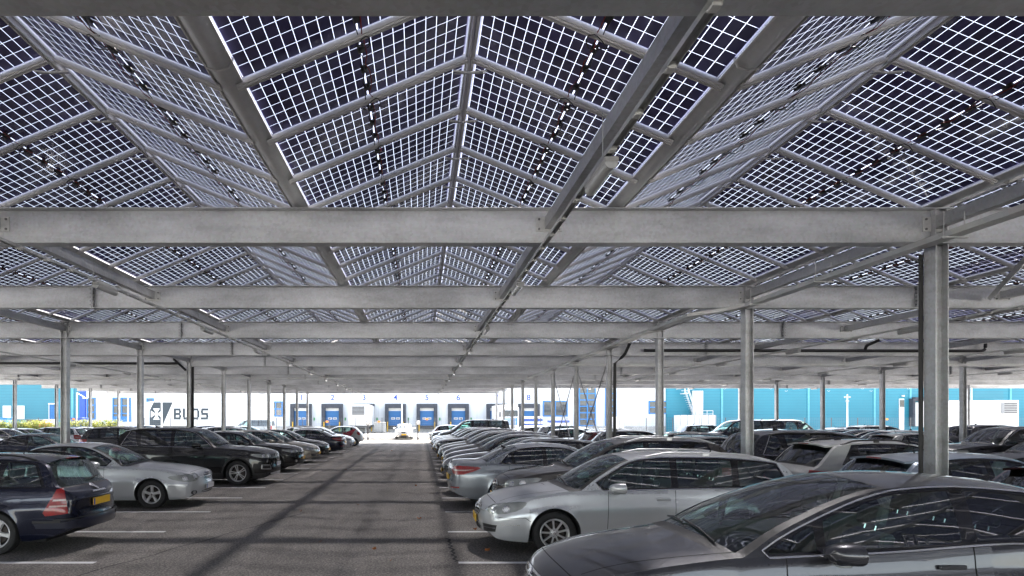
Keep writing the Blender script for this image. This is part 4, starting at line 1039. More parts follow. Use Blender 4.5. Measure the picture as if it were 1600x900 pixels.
# ------------------------------------------------------------------ the solar carport
cp = empty('solar_carport', (0, 0, 0), 0, 'large open steel carport with a zigzag roof of see-through solar panels over the parked cars', 'carport')
def ibeam_x(m, x0, x1, y, z0, z1, mat='galvanised', bf=.19, tf=.018, tw=.011):
    m.bbox(x0, x1, y - bf / 2, y + bf / 2, z0, z0 + tf, mat, .003); m.bbox(x0, x1, y - bf / 2, y + bf / 2, z1 - tf, z1, mat, .003)
    m.box(x0 + .001, x1 - .001, y - tw / 2, y + tw / 2, z0 + tf - .001, z1 - tf + .001, mat)
NF = range(-4, 11)  # rearmost frames lie unseen behind the camera, added to cut frontal light
def frame_y(n): return D1 + n * S_
def frame_end(n): return 7.1 if n > 8 else XR_
purlx = (-22.6, -18.5, -10.1, -5.58, 1.69, 6.78, 12.1, 18.6, 23.7, 29.0)
for n in NF:
    y = frame_y(n); m = MB(); x1 = frame_end(n)
    ibeam_x(m, XL_, x1, y, 4.30, 4.765)
    for x in (-23.7, -6.8, 10.3, 27.2):                     # splices: paired end plates with bolts
        if x < x1:
            m.bbox(x - .02, x - .001, y - .09, y + .09, 4.285, 4.78, 'galvanised_dark', .003); m.bbox(x + .001, x + .02, y - .09, y + .09, 4.285, 4.78, 'galvanised_dark', .003)
            for k in range(5): m.tube([(x - .045, y - .065, 4.37 + k * .08), (x + .045, y - .065, 4.37 + k * .08)], .014, 'bright_bolt', 6)
    for x in (-27, -10.1, 6.8, 23.7, 40.6):                               # web stiffeners above the columns
        if x < x1:
            for s in (-.075, .075): m.box(x + s - .005, x + s + .005, y - .088, y + .088, 4.318, 4.747, 'galvanised')
    g = m.build('girder', cp)
    for x in purlx:
        if x < x1:
            q = MB(); q.bbox(x - .17, x + .17, y - .022, y - .0075, 4.47, 4.66, 'plate_steel', .002)
            for sx in (-.13, .13):
                for sz in (4.50, 4.63): q.tube([(x + sx, y - .035, sz), (x + sx, y - .02, sz)], .016, 'bright_bolt', 6)
            q.build('purlin_bracket', g)
    for x in (-27, -10.1, 6.8, 23.7, 40.6):
        if x < x1 and n >= -1:
            q = MB(); T = .0
            W2, D2, tf, tw = .086, .10, .013, .009
            q.bbox(x - W2, x - W2 + tf, y - D2, y + D2, 0, 4.288, 'galvanised_column', .002); q.bbox(x + W2 - tf, x + W2, y - D2, y + D2, 0, 4.288, 'galvanised_column', .002)
            q.box(x - W2 + tf - .001, x + W2 - tf + .001, y - .0045 , y + .0045, 0, 4.288, 'galvanised_column')
            q.bbox(x - .15, x + .15, y - .12, y + .12, 4.288, 4.2995, 'galvanised_dark', .002)
            q.bbox(x - .17, x + .17, y - .17, y + .17, .0, .02, 'galvanised_dark', .003)
            q.build('column', cp)
for i, n in enumerate(NF):                                                # purlins between girders
    if n == 10: break
    y0, y1 = frame_y(n) + .012, frame_y(n + 1) - .024
    for x in purlx:
        if x > frame_end(n + 1): continue
        m = MB(); w, z0, z1 = .055, 4.50, 4.655
        m.box(x - w, x + w, y0, y1, z0, z1, 'galvanised_dark')
        m.build('purlin', cp)
# valley gutters, half-round, and the panels
slopes = []
k0 = int(math.floor((XL_ - V0) / PER)) + 1
vx = [V0 + PER * k for k in range(k0, 12) if V0 + PER * k < XR_]
for x in vx:
    y1 = frame_y(10) + .4 if x < 7.5 else frame_y(8) + .4
    m = MB(); pr = [(-.13, .0), (-.118, .0), (-.10, -.05)] + [(.10 * math.cos(math.pi + math.pi * t / 8) * 1.0, -.05 + .065 * math.sin(math.pi + math.pi * t / 8)) for t in range(1, 8)] + [(.10, -.05), (.118, 0), (.13, 0), (.13, -.012), (.118, -.012)]
    pr = [(-.125, .01), (-.11, -.045)] + [(-.10 + .2 * t / 8, -.05 - .055 * math.sin(math.pi * t / 8)) for t in range(9)] + [(.11, -.045), (.125, .01), (.115, .012), (.09, -.04), (0, -.09), (-.09, -.04), (-.115, .012)]
    m.extrude(pr, -15, y1, 'gutter_steel', lambda u, v, w, x=x: (x + u, w, ZV + .075 + v))
    for k in range(-2, 14): m.tube([(x - .125, -1 + 4.88 * k + 1.2, ZV + .06), (x - .09, -1 + 4.88 * k + 1.2, ZV - .02), (x, -1 + 4.88 * k + 1.2, ZV - .045), (x + .09, -1 + 4.88 * k + 1.2, ZV - .02), (x + .125, -1 + 4.88 * k + 1.2, ZV + .06)], .008, 'aluminium', 6)
    m.build('valley_gutter', cp, smooth='auto')
y_start = 5.39 - PR * 19  # panel rows carried back out of view to hold off frontal light
bays = []
for ri, x in enumerate([vx[0] - PER / 2] + [v + PER / 2 for v in vx]):
    for s in (-1, 1):
        if x + s * 2.0 > XR_ + 1 or x + s * 2 < XL_ - 3: continue
        kmax = int((frame_y(10) + .5 - y_start) / PR) if x < 7 else int((frame_y(8) + .5 - y_start) / PR)
        for k in range(kmax): bays.append((x, s, y_start + PR * k))
RUN = PER / 2 - .11; SL = math.hypot(RUN - .03, ZR - ZV); cs = (RUN - .03) / SL; sn = (ZR - ZV) / SL
def P(x, s, u, y, n=0):
    """point on a slope: u metres from the valley edge up to the ridge, n above the underside"""
    return (x + s * (RUN - u * cs) + s * n * sn, y, ZV + .01 + u * sn + n * cs)
def slope_box(m, x, s, u0, u1, y0, y1, n0, n1, mat):
    vs = [P(x, s, u, y, n) for u in (u0, u1) for y in (y0, y1) for n in (n0, n1)]
    m.add(vs, [(0, 1, 3, 2), (4, 6, 7, 5), (0, 4, 5, 1), (2, 3, 7, 6), (0, 2, 6, 4), (1, 5, 7, 3)], mat)
def glass(m, UVs, x, s, y):
    a, b = y + .022, y + PR - .022
    vs = [P(x, s, .012, a, .03), P(x, s, SL - .012, a, .03), P(x, s, SL - .012, b, .03), P(x, s, .012, b, .03)]
    m.add(vs, [(0, 1, 2, 3)], 'pv'); UVs += [(0, 0), (1, 0), (1, 1), (0, 1)]
def set_uv(o, UVs):
    l = o.data.uv_layers.new(name='UVMap'); l.data.foreach_set('uv', [c for q in UVs for c in q])
def frame(m, x, s, y, far=False):
    slope_box(m, x, s, 0, SL, y + .006, y + .024, .002, .042, 'aluminium'); slope_box(m, x, s, 0, SL, y + PR - .024, y + PR - .006, .002, .042, 'aluminium')
    if not far:
        slope_box(m, x, s, 0, .016, y + .024, y + PR - .024, .002, .042, 'aluminium'); slope_box(m, x, s, SL - .016, SL, y + .024, y + PR - .024, .002, .042, 'aluminium')
def rail(m, x, s, y, far=False):
    """carrier profile under the joint between two panels, ends at the ridge"""
    slope_box(m, x, s, -.05, SL + .02, y - .036, y + .036, -.02, -.001, 'aluminium')
    if not far:
        slope_box(m, x, s, -.05, SL + .02, y - .022, y - .014, -.034, -.02, 'aluminium'); slope_box(m, x, s, -.05, SL + .02, y + .014, y + .022, -.034, -.02, 'aluminium')
def cables(m, x, s, y, seed):
    """junction boxes on the middle line with leads drooping to the next panel"""
    r = random.Random(seed); u = SL / 2
    for f in (.2, .5, .8):
        yy = y + PR * f; slope_box(m, x, s, u - .03, u + .03, yy - .05, yy + .05, .004, .026, 'black_plastic')
    for c in (0, 1):
        pts = [Vector(P(x, s, u + (c - .5) * .05 + r.uniform(-.02, .02), y + PR * t / 8, -.005 - .03 * r.random() * (0 < t < 8))) for t in range(9)]
        m.tube(pts, .0055, 'red_cable' if c else 'black_pipe', 4, cap=False)
    R2 = .085 + r.uniform(-.02, .02); pts = []
    for t in range(15):
        a = 2 * math.pi * t / 13; pts.append(Vector(P(x, s, u + R2 * math.cos(a) + r.uniform(-.01, .01), y + .03 + R2 * .9 * math.sin(a), -.055 - .02 * math.sin(a * 2))))
    m.tube(pts, .005, 'black_pipe', 4, cap=False)
def vis(b):
    x, s, y = b; cx, cy, cz = P(x, s, SL / 2, y + PR / 2); 
    if cy < 3.2: return 0
    X = VX + cx / cy * F; Y = VY - (cz - CAMH) / cy * F
    if not (-60 < X < 1660 and -10 < Y < 900): return 0
    # rows hidden behind a girder
    for n in range(-1, 10):
        gy = frame_y(n)
        if gy < cy and (2.28 / gy) < (cz - CAMH - .2) / cy and (cz - CAMH + .2) / cy < 2.8 / gy: return 0
    return 1 / (cy * cy)
order = sorted(bays, key=lambda b: -vis(b)); near = set(order[:98])
mfg, UV = MB(), []; mff = MB()
for b in bays:
    x, s, y = b
    if b in near:
        g = MB(); uv = []; glass(g, uv, x, s, y); o = g.build('solar_panel', cp, fix=False); set_uv(o, uv)
        f = MB(); frame(f, x, s, y); f.build('frame', o)
        f = MB(); cables(f, x, s, y, hash((round(x * 10), s, round(y * 10)))); f.build('cable', o, smooth=True)
    else:
        glass(mfg, UV, x, s, y); frame(mff, x, s, y, y > 25)
        if 3 < y < 24: cables(mff, x, s, y, hash((round(x * 10), s, round(y * 10))))
o = mfg.build('solar_panel_field', cp, fix=False); set_uv(o, UV); tag(o, kind='stuff')
f = mff.build('frame', o, fix=False)
m = MB(); ends = {}
for x, s, y in bays: ends.setdefault((x, s), []).append(y)
nearrail = []
for (x, s), ys in ends.items():
    for y in ys + [max(ys) + PR]:
        if s == 1 or (x, 1) not in ends:
            if 3.5 < y < 13 and abs(x) < 13: nearrail.append((x, y)); continue
        if 3.5 < y < 13 and abs(x) < 13: continue
        rail(m, x, s, y, y > 25)
        if s == 1: m.box(x - .14, x + .14, y - .03, y + .03, ZR - .12, ZR - .11, 'aluminium')
tag(m.build('roof_rail_field', cp, fix=False), kind='stuff')
nearrail = sorted(set(nearrail), key=lambda q: q[1])[:98]
for x, y in nearrail:
    m = MB()
    for s in (-1, 1): rail(m, x, s, y)
    m.tube([(x - .17, y - .02, ZR - .125), (x - .02, y - .02, ZR - .14), (x + .17, y - .02, ZR - .125)], .009, 'aluminium', 5)
    m.tube([(x - .16, y + .02, ZR - .13), (x + .16, y + .02, ZR - .125)], .008, 'galvanised_dark', 5)
    m.build('roof_rail', cp, fix=True)
for x in sorted({b[0] for b in bays}):
    m = MB(); y1 = (frame_y(10) if x < 7 else frame_y(8)) + .4
    for s in (-1, 1): m.box(x + s * .018 - .008, x + s * .018 + .008, -14.8, y1, ZR - .05, ZR + .03, 'aluminium')
    m.box(x - .07, x + .07, -14.8, y1, ZR + .055, ZR + .065, 'aluminium')
    m.build('ridge_profile', cp)
# bracing crosses in the column row, and raking struts
def rod(m, a, b, r, mat='galvanised', n=8): m.tube([a, b], r, mat, n)
for n in (3, 4):
    y0, y1 = frame_y(n) + .1, frame_y(n + 1) - .1; x = 6.8
    for a, b in (((x - .02, y0, 4.1), (x - .02, y1, .25)), ((x + .02, y0, .25), (x + .02, y1, 4.1))):
        m = MB(); rod(m, a, b, .022); m.build('bracing_rod', cp)
m = MB(); T = None
m.tube([(8.5, frame_y(0) + .1, 4.6), (11.75, frame_y(1) - .12, 4.5)], .055, 'galvanised_dark', 4); m.build('raking_strut', cp)
m = MB(); m.tube([(11.7, frame_y(0) + .1, 4.55), (8.6, frame_y(-1), 4.6)], .055, 'galvanised_dark', 4); m.build('raking_strut', cp)
for sx in (-10.1,):
    m = MB(); m.tube([(sx - .64, frame_y(4) - .14, 4.62), (sx - .1, frame_y(4) - .14, 4.12)], .05, 'black_pipe', 4); m.build('knee_brace', cp)
# ------------------------------------------------------------------ cable trays, lamps, pipes hung under it
def tray(name, pts, w, h, label, rods=True, lip=.012):
    m = MB(); P_ = [Vector(p) for p in pts]; rings = []
    prof = [(-w / 2, h), (-w / 2, 0), (w / 2, 0), (w / 2, h), (w / 2 - .004, h), (w / 2 - .004, .004), (-w / 2 + .004, .004), (-w / 2 + .004, h)]
    for i, p in enumerate(P_):
        d = (P_[min(i + 1, len(P_) - 1)] - P_[max(0, i - 1)]); d.z = 0; d.normalize(); nn = Vector((d.y, -d.x, 0))
        rings.append([p + nn * u + Vector((0, 0, v)) for u, v in prof])
    k = len(prof); vs = [q for r in rings for q in r]
    m.add(vs, [(i * k + j, i * k + (j + 1) % k, (i + 1) * k + (j + 1) % k, (i + 1) * k + j) for i in range(len(P_) - 1) for j in range(k)], 'tray_steel')
    o = m.build(name); tag(o, label, 'cable tray', 'cable trays under the carport girders')
    return o
def hanger(o, x, y, w, z, rot=0):
    q = MB(); a = (w / 2 + .04)
    for s in (-1, 1):
        c = (x + s * a, y) if not rot else (x, y + s * a)
        q.tube([(c[0], c[1], z - .03), (c[0], c[1], 4.5)], .007, 'tray_steel', 5)
    if not rot: q.bbox(x - a - .04, x + a + .04, y - .018, y + .018, z - .022, z - .001, 'tray_steel', .003)
    else: q.bbox(x - .018, x + .018, y - a - .04, y + a + .04, z - .022, z - .001, 'tray_steel', .003)
    q.build('hanger', o)
o = tray('cable_tray', [(6.42, -2, 4.2), (6.42, 12.5, 4.2), (6.2, 13.0, 4.18), (5.75, 13.6, 4.18), (5.75, 33.6, 4.18)], .17, .07, 'wide galvanised cable tray running away just beside the right column row')
for y in (1.2, 4.3, 6.6, 7.7, 10.2, 12.2, 15.8, 18.9, 22, 26): hanger(o, 6.42 if y < 12.6 else 5.75, y, .17, 4.2 if y < 12.6 else 4.18)
o = tray('cable_tray', [(-30, 34, 4.16), (6.0, 34, 4.16)], .2, .07, 'galvanised cable tray crossing the aisle above the farthest cars')
for x in range(-28, 6, 3): hanger(o, x, 34, .2, 4.16, 1)
o = tray('cable_tray', [(6.0, 25.8, 4.16), (40, 25.8, 4.16)], .2, .07, 'galvanised cable tray crossing behind the column with crossed bracing, right side')
for x in range(8, 40, 3): hanger(o, x, 25.8, .2, 4.16, 1)
lanes = ((1.58, 'centre right above the aisle edge', 0), (-5.22, 'above the left row of cars', 0), (-13.9, 'farthest left under the roof', 12), (11.9, 'right of the nearest column', 2), (19.0, 'second from the right edge', 8), (27.6, 'farthest right under the roof', 14))
lampno = 0
for lx, where, y0 in lanes:
    y1 = frame_y(10) if lx < 7 else frame_y(8)
    m = MB(); z = 4.215
    m.box(lx - .03, lx - .026, -3 + y0, y1, z, z + .04, 'tray_steel'); m.box(lx + .026, lx + .03, -3 + y0, y1, z, z + .04, 'tray_steel'); m.box(lx - .0265, lx + .0265, -3 + y0, y1, z + .036, z + .0405, 'tray_steel')
    y = 1.0 + y0
    while y < y1:
        m.bbox(lx - .03, lx + .03, y - .04, y + .04, z - .012, z + .034, 'plate_steel', .006); y += .61
    o = m.build('lighting_rail'); tag(o, f'narrow steel lighting rail carrying lamps, {where}', 'lighting rail', 'lighting rails under the carport')
    for n in range(-1, 10):
        yc = frame_y(n) + 2.15
        if yc > y1 or yc < y0: continue
        q = MB(); q.tube([(lx - .04, yc - .3, z), (lx - .04, yc - .3, 4.6)], .005, 'tray_steel', 5); q.build('hanger', o)
    for n in range(-1, 10):
        yc = frame_y(n) - 2.75 + (0 if n < 2 else .15)
        if yc < 2 or yc > y1 or yc < y0: continue
        X = VX + lx / yc * F
        if not -50 < X < 1650: continue
        r = empty('ceiling_lamp', (lx + .02, yc, z - .01), 0)
        ordn = ['nearest', 'second', 'third', 'fourth', 'fifth', 'sixth', 'seventh', 'eighth', 'ninth', 'tenth', 'eleventh', 'twelfth']
        tag(r, f'long translucent weatherproof lamp, {ordn[max(0, int((yc - 2) // S_))]} place along the rail {where}', 'lamp', 'tube lamps on the lighting rails')
        b = MB(); b.bbox(-.06, .06, -.34, .34, -.045, 0, 'lamp_base', .012); b.build('housing', r, smooth='auto')
        c = MB(); pr = [(-.055, -.046), (-.05, -.075), (-.03, -.098), (0, -.105), (.03, -.098), (.05, -.075), (.055, -.046)]
        c.extrude(pr, -.335, .335, 'lamp_cover', lambda u, v, w: (u, w, v)); c.build('cover', r, smooth='auto')
def pipe(pts, r, label, name='drain_pipe', brk=True):
    m = MB(); m.tube(pts, r, 'black_pipe', 10); o = m.build(name, smooth='auto'); tag(o, label, 'pipe', 'black drain pipes under the carport')
    return o
def bendpts(a, c, b, r=.2, n=5):
    a, c, b = Vector(a), Vector(c), Vector(b); u = (a - c).normalized() * r; v = (b - c).normalized() * r
    return [a] + [(c + u) * (1 - t / n) ** 2 + 2 * (t / n) * (1 - t / n) * c + (c + v) * (t / n) ** 2 for t in range(n + 1)] + [b]
yb = frame_y(3) - .2
pipe([(8.0, yb, 4.46)] + bendpts((9, yb, 4.46), (20.2, yb, 4.44), (20.2, yb, 4.75), .18)[1:], .055, 'long black drain pipe running across in front of the girder behind the right columns')
pipe(bendpts((15.9, yb, 4.47), (15.9, yb - .05, 4.62), (16.2, yb - .3, 4.8), .08), .055, 'short black elbow pipe rising from the long right drain pipe')
pipe(bendpts((7.45, yb - .1, 4.7), (7.3, yb, 4.3), (6.95, yb - .0, 4.0), .15) + [Vector((6.93, yb, .3))], .055, 'black downpipe with a bend running down the column with the crossed bracing')
yb = frame_y(4) - .2
pipe([(-30, yb, 4.44), (-10.5, yb, 4.42)], .055, 'long black drain pipe across in front of the girder on the left side')
pipe([Vector((-9.98, frame_y(4) + .1, 4.4)), Vector((-9.98, frame_y(4) + .1, .3))], .05, 'black downpipe on the third column of the left row')
yb = frame_y(-0) ; pipe([(6.70, D1 + .13, 4.2), (6.70, D1 + .13, .1)], .028, 'thin black tube drawn as the dark strip along the left face of the nearest column')  # added tube, drawn for the dark strip at the column's outer flange
# ------------------------------------------------------------------ background (distances ~60-100 m)
YB = 100.
def bx(x): return (x - VX) * YB / F
# white warehouse
wh = empty('warehouse', (0, YB, 0), 0, 'white clad warehouse with numbered blue loading docks behind the fence', 'warehouse')
def P3(mb, name, parent): return mb.build(name, parent)
m = MB(); m.box(bx(134), bx(1040), 0, 40, 0, 12.5, 'clad_white'); m.box(bx(134), bx(1040), -.06, 0, 0, .9, 'concrete'); m.build('wall', wh)
def dock(xc, num, open_=True, half=1.62):
    X = bx(xc); d = empty('loading_dock', (X, -.0, 0)); d.parent = wh
    m = MB(); m.bbox(-half, -half + .55, -.75, 0, .9, 4.35, 'shelter', .03); m.bbox(half - .55, half, -.75, 0, .9, 4.35, 'shelter', .03); m.bbox(-half, half, -.8, 0, 3.75, 4.4, 'shelter', .03)
    m.build('dock_shelter', d)
    m = MB(); m.box(-1.12, 1.12, -.08, -.005, 1.0, 3.3, 'door_blue'); m.box(-1.12, 1.12, -.081, -.005, 3.3, 3.76, 'white_paint')
    for s in (-1, 1): m.bbox(s * .38 - .3, s * .38 + .3, -.1, -.07, 1.95, 2.28, 'pole_white', .01); m.box(s * .38 - .2, s * .38 + .2, -.104, -.09, 2.03, 2.2, 'grey_box')
    m.build('dock_door', d)
    m = MB(); m.bbox(-1.1, 1.1, -.5, -.01, .55, .98, 'dark_grey', .02); m.bbox(-1.3, -1.12, -.9, -.76, .1, 1.6, 'yellow', .03); m.bbox(1.12, 1.3, -.9, -.76, .1, 1.6, 'yellow', .03); m.build('dock_leveller', d)
    m = MB(); m.bbox(half + .3, half + .5, -.12, -.005, 1.8, 2.25, 'green', .02); m.build('signal_lamp', d)
    text('dock_number', str(num), 1.25, 'text_blue', (X, -.03, 5.35), (R_(90), 0, 0), wh, .01, bold=.012)
for k, xc in enumerate((471, 519.5, 569, 618, 667, 716)): dock(xc, k + 1)
dock(776, 7); dock(826, 8)
def window(x0, x1, y0, y1, nx, nz, parent, mat='frame_blue', yb=YB, glassm='window_dark', lower=None):
    a = (x0 - VX) * yb / F; b = (x1 - VX) * yb / F; z1 = CAMH - (y0 - VY) * yb / F; z0 = CAMH - (y1 - VY) * yb / F
    m = MB(); m.box(a, b, -.05, -.01, z0, z1, glassm); o = m.build('window', parent)
    f = MB(); t = .16
    for k in range(nx + 1): xx = a + (b - a) * k / nx; f.box(xx - t / 2, xx + t / 2, -.14, -.052, z0 - t / 2, z1 + t / 2, mat)
    for k in range(nz + 1): zz = z0 + (z1 - z0) * k / nz; f.box(a - t / 2 + .003, b + t / 2 - .003, -.135, -.053, zz - t / 2 + .002, zz + t / 2 + .002, mat)
    if lower: f.box(a, b, -.09, -.054, z0, z0 + (z1 - z0) * lower, mat)
    f.build('frame', o); return o
window(137, 149, 622, 655, 1, 3, wh); window(177, 204, 622, 658, 2, 3, wh, lower=.2); window(421, 441, 628, 650, 2, 2, wh); window(849, 886, 627, 650, 2, 1, wh)
window(905, 930, 605, 665, 2, 6, wh); window(946, 962, 605, 665, 1, 6, wh); window(1014, 1049, 627, 646, 2, 2, wh); window(230, 240, 623, 627, 1, 1, wh)
m = MB(); a = bx(126); m.bbox(a, bx(134.5), -.35, 0, 0, 12.5, 'clad_blue', .02); m.build('corner_panel', wh)
m = MB(); m.add([(bx(1041) - .1, -.01, 11), (bx(1041), -.01, 11), (bx(1041), -.01, 0), (bx(1041) - .1, -.01, 0)], [(0, 1, 2, 3)], 'teal_light'); 
# teal halls
def hall(x0, x1, yoff, mat, label, name='storage_hall'):
    r = empty(name, (0, YB + yoff, 0), 0, label, 'warehouse')
    m = MB(); m.box(x0, x1, 0, 40, 0, 13.0, mat); m.build('wall', r); return r
hl = hall(bx(-700), bx(125.8), -.2, 'clad_teal_dark', 'dull teal clad hall with a blue door at the far left')
m = MB()
for x in (6, 27): 
    m.bbox(bx(x), bx(x + 13), -.1, -.005, 2.0, 4.1, 'white_paint', .02)
    for k in range(9): m.box(bx(x) + .08, bx(x + 13) - .08, -.14, -.1, 2.12 + k * .22, 2.2 + k * .22, 'pole_white')
m.build('louvre', hl)
m = MB(); m.box(bx(79), bx(86.5), -.1, -.005, 0, 4.3, 'door_blue'); m.bbox(bx(78), bx(88), -.3, -.005, 4.3, 4.5, 'white_paint', .02); m.bbox(bx(78), bx(79), -.2, -.005, 0, 4.3, 'white_paint', .02); m.build('door', hl)
m = MB(); m.bbox(bx(113), bx(116.5), -.14, 0, 0, 13, 'teal_light', .02); m.build('cladding_strip', hl)
hr = hall(bx(1040.5), bx(2300), -.15, 'clad_teal', 'long bright teal clad hall behind the fence on the right')
for x in (1127, 1166, 1262, 1365, 1421, 1577, 1650): 
    m = MB(); m.bbox(bx(x - 1.6), bx(x + 1.6), -.12, 0, 0, 13, 'teal_light', .02); m.build('cladding_strip', hr)
m = MB(); m.bbox(bx(1403), bx(1411), -.12, -.005, .3, 5.2, 'white_paint', .02); m.box(bx(1403.6), bx(1410.6), -.14, -.11, 3.9, 5.0, 'window_dark'); m.build('door', hr)
m = MB(); m.bbox(bx(1407), bx(1410.5), -.3, -.0, 5.5, 5.75, 'pole_white', .03); m.build('wall_lamp', hr)
m = MB(); m.bbox(bx(1419), bx(1422.5), -.9, -.005, .9, 5.2, 'shelter', .02); m.bbox(bx(1422.5), bx(1460), -.9, -.005, 4.8, 5.4, 'shelter', .02); m.bbox(bx(1424), bx(1436), -.3, -.005, .9, 4.6, 'white_paint', .02); m.build('dock_shelter', hr)
m = MB(); m.box(bx(1512), bx(1566), -.05, -.004, 5.2, 6.4, 'clad_teal_dark'); m.build('cladding_panel', hr)
# steel escape stair
st = empty('escape_stair', (0, YB - 1.6, 0), 0, 'white steel escape stair against the teal wall', 'stair')
m = MB()
for k in range(12):
    x = bx(1064) + (bx(1078) - bx(1064)) * k / 11; z = 5.9 - (5.9 - 2.3) * k / 11; m.bbox(x - .15, x + .15, -.5, .6, z - .04, z, 'pole_white', .01)
m.bbox(bx(1062) - .3, bx(1066), -.6, .7, 5.86, 5.98, 'pole_white', .01); m.bbox(bx(1077), bx(1104), -.6, .7, 2.15, 2.3, 'pole_white', .01); m.build('steps', st)
m = MB()
for zz in (1.0, .5):
    for yy in (-.58, .68):
        m.tube([(bx(1061), yy, 5.9 + zz), (bx(1066), yy, 5.9 + zz), (bx(1078), yy, 2.3 + zz), (bx(1104), yy, 2.3 + zz)], .05, 'pole_white', 6)
for x, z in ((1061, 5.9), (1066, 5.9), (1072, 4.1), (1078, 2.3), (1086, 2.3), (1095, 2.3), (1104, 2.3)): m.tube([(bx(x), -.58, z), (bx(x), -.58, z + 1.0)], .05, 'pole_white', 6)
m.build('handrail', st)
m = MB(); m.bbox(bx(1079), bx(1095), .75, 1.2, 2.2, 6.4, 'trailer_white', .03); m.build('stair_cabin', st)
m = MB(); m.bbox(bx(1038), bx(1090), -3, -.8, .1, 2.6, 'trailer_white', .03)
for k in range(6): xx = bx(1038) + (bx(1090) - bx(1038)) * k / 5.01; m.bbox(xx, xx + .12, -3.06, -3, .1, 2.6, 'grey_box', .01)
o = m.build('white_container'); o.location.y = YB - 3; tag(o, 'long low white container with ribs in front of the escape stair', 'container')
# trailers and truck
def wheels(m, xs, y, r=.5):
    for x in xs:
        m.lathe_y([(-.15, .0), (-.16, r * .9), (-.12, r), (.12, r), (.16, r * .9), (.15, 0)], 'rubber', 20, (x, y, r)); m.lathe_y([(-.17, 0), (-.17, r * .5), (-.1, r * .55)], 'grey_box', 14, (x, y, r))
yt = 78.
def tx(x, d): return (x - VX) * d / F
t = empty('box_trailer', (tx(234, yt), yt, 0), 0, 'long white box trailer with a dark emblem and the letters BUDS', 'trailer')
Lt = tx(420, yt) - tx(234, yt)
m = MB(); m.bbox(0, Lt, 0, 2.55, 1.15, 4.15, 'trailer_white', .03); m.build('body', t)
m = MB(); m.box(.1, Lt - .1, .2, 2.3, .85, 1.14, 'dark_grey'); wheels(m, (Lt - 4.6, Lt - 3.3, Lt - 2.0), .3); m.tube([(2.6, .4, 0), (2.6, .4, 1.1)], .08, 'grey_box'); m.build('chassis', t)
def ex(x): return tx(x, yt) - tx(234, yt)
m = MB(); z1 = CAMH + (VY - 628.5) * yt / F; z0 = 1.2
m.extrude([(ex(233.2) + .05, z1 - 1.0), (ex(240), z1), (ex(270), z1), (ex(254), z0 + .03), (ex(233.2) + .05, z0 + .03)], -.02, -.004, 'text_dark', lambda u, v, w: (u, w, v)); m.build('emblem', t)
m = MB(); cx, cz = ex(244.6), CAMH + (VY - 647) * yt / F; r = .68
for a in range(4):
    c_, s_ = math.cos(a * math.pi / 2), math.sin(a * math.pi / 2); pl = [(0, .0), (-.36, .62), (-.36 + .0, .66), (.36, .66), (.36, .62)]
    pl = [(.04, .1), (.42, .68), (-.42, .68), (-.04, .1)]
    m.extrude([(cx + u * c_ - v * s_, cz + u * s_ + v * c_) for u, v in pl], -.034, -.022, 'trailer_white', lambda u, v, w: (u, w, v))
m.bbox(cx - .16, cx + .16, -.033, -.022, cz - .16, cz + .16, 'trailer_white', .005); m.build('emblem_cross', t)
lz0 = CAMH + (VY - 655.5) * yt / F; LH, LW, LS = 1.36, .93, .27
for n_, segs in enumerate((  # horizontals full width (less the rounded corners), verticals butted between them
    [(0, LW - .1, 0, LS), (0, LW - .14, .545, .815), (0, LW - .1, LH - LS, LH), (0, LS, LS, .545), (0, LS, .815, LH - LS), (LW - LS, LW, LS - .0, .545), (LW - LS - .02, LW - .02, .815, LH - LS)],
    [(.08, LW - .08, 0, LS), (0, LS, LS, LH), (LW - LS, LW, LS, LH)],
    [(0, LW - .12, 0, LS), (0, LW - .12, LH - LS, LH), (0, LS, LS, LH - LS), (LW - LS, LW, LS, LH - LS)],
    [(0, LW - .06, 0, LS), (.06, LW - .06, .545, .815), (.06, LW, LH - LS, LH), (0, LS, .815, LH - LS), (LW - LS, LW, LS, .545)])):
    m = MB(); lx0 = ex(271.5) + n_ * (LW + .17)
    for (u0, u1, v0, v1) in segs: m.box(lx0 + u0, lx0 + u1, -.02, -.003, lz0 + v0, lz0 + v1, 'text_dark')
    m.build('letter', t)
yt = 90.
def rear_trailer(x0, x1, yt, Lt, label, z1=4.0):
    a, b = tx(x0, yt), tx(x1, yt); t = empty('box_trailer', ((a + b) / 2, yt, 0), 0, label, 'trailer'); w = (b - a) / 2
    m = MB(); m.bbox(-w, w, 0, Lt, 1.15, z1, 'trailer_white', .03); m.build('body', t)
    m = MB(); m.bbox(-w + .45, w - .45, -.35, -.002, 2.55, z1 - .15, 'grey_box', .04)
    for k in range(6): m.box(-w + .5, w - .5, -.37, -.352, 2.65 + k * .18, 2.75 + k * .18, 'dark_grey')
    m.build('cooling_unit', t)
    m = MB(); m.box(-w + .1, w - .1, .1, Lt - .1, .85, 1.14, 'dark_grey'); wheels(m, ()  , 0); m.bbox(-w + .3, -w + .45, .6, .8, 0, .9, 'grey_box'); m.bbox(w - .45, w - .3, .6, .8, 0, .9, 'grey_box'); m.build('chassis', t); return t
rear_trailer(545, 575, 87, 12, 'white refrigerated trailer backed up to loading dock three')
rt = rear_trailer(1557, 1592, 66, 2, 'white refrigerated trailer parked at the far right in front of the teal hall', 3.95)
m = MB(); w = (tx(1592, 66) - tx(1557, 66)) / 2
rt.children[0].data.transform(Matrix.Identity(4))
m.box(tx(1468, 66) - rt.location.x, -w - .02, .05, 2.5, 1.15, 3.93, 'trailer_white'); m.build('side_panel', rt)
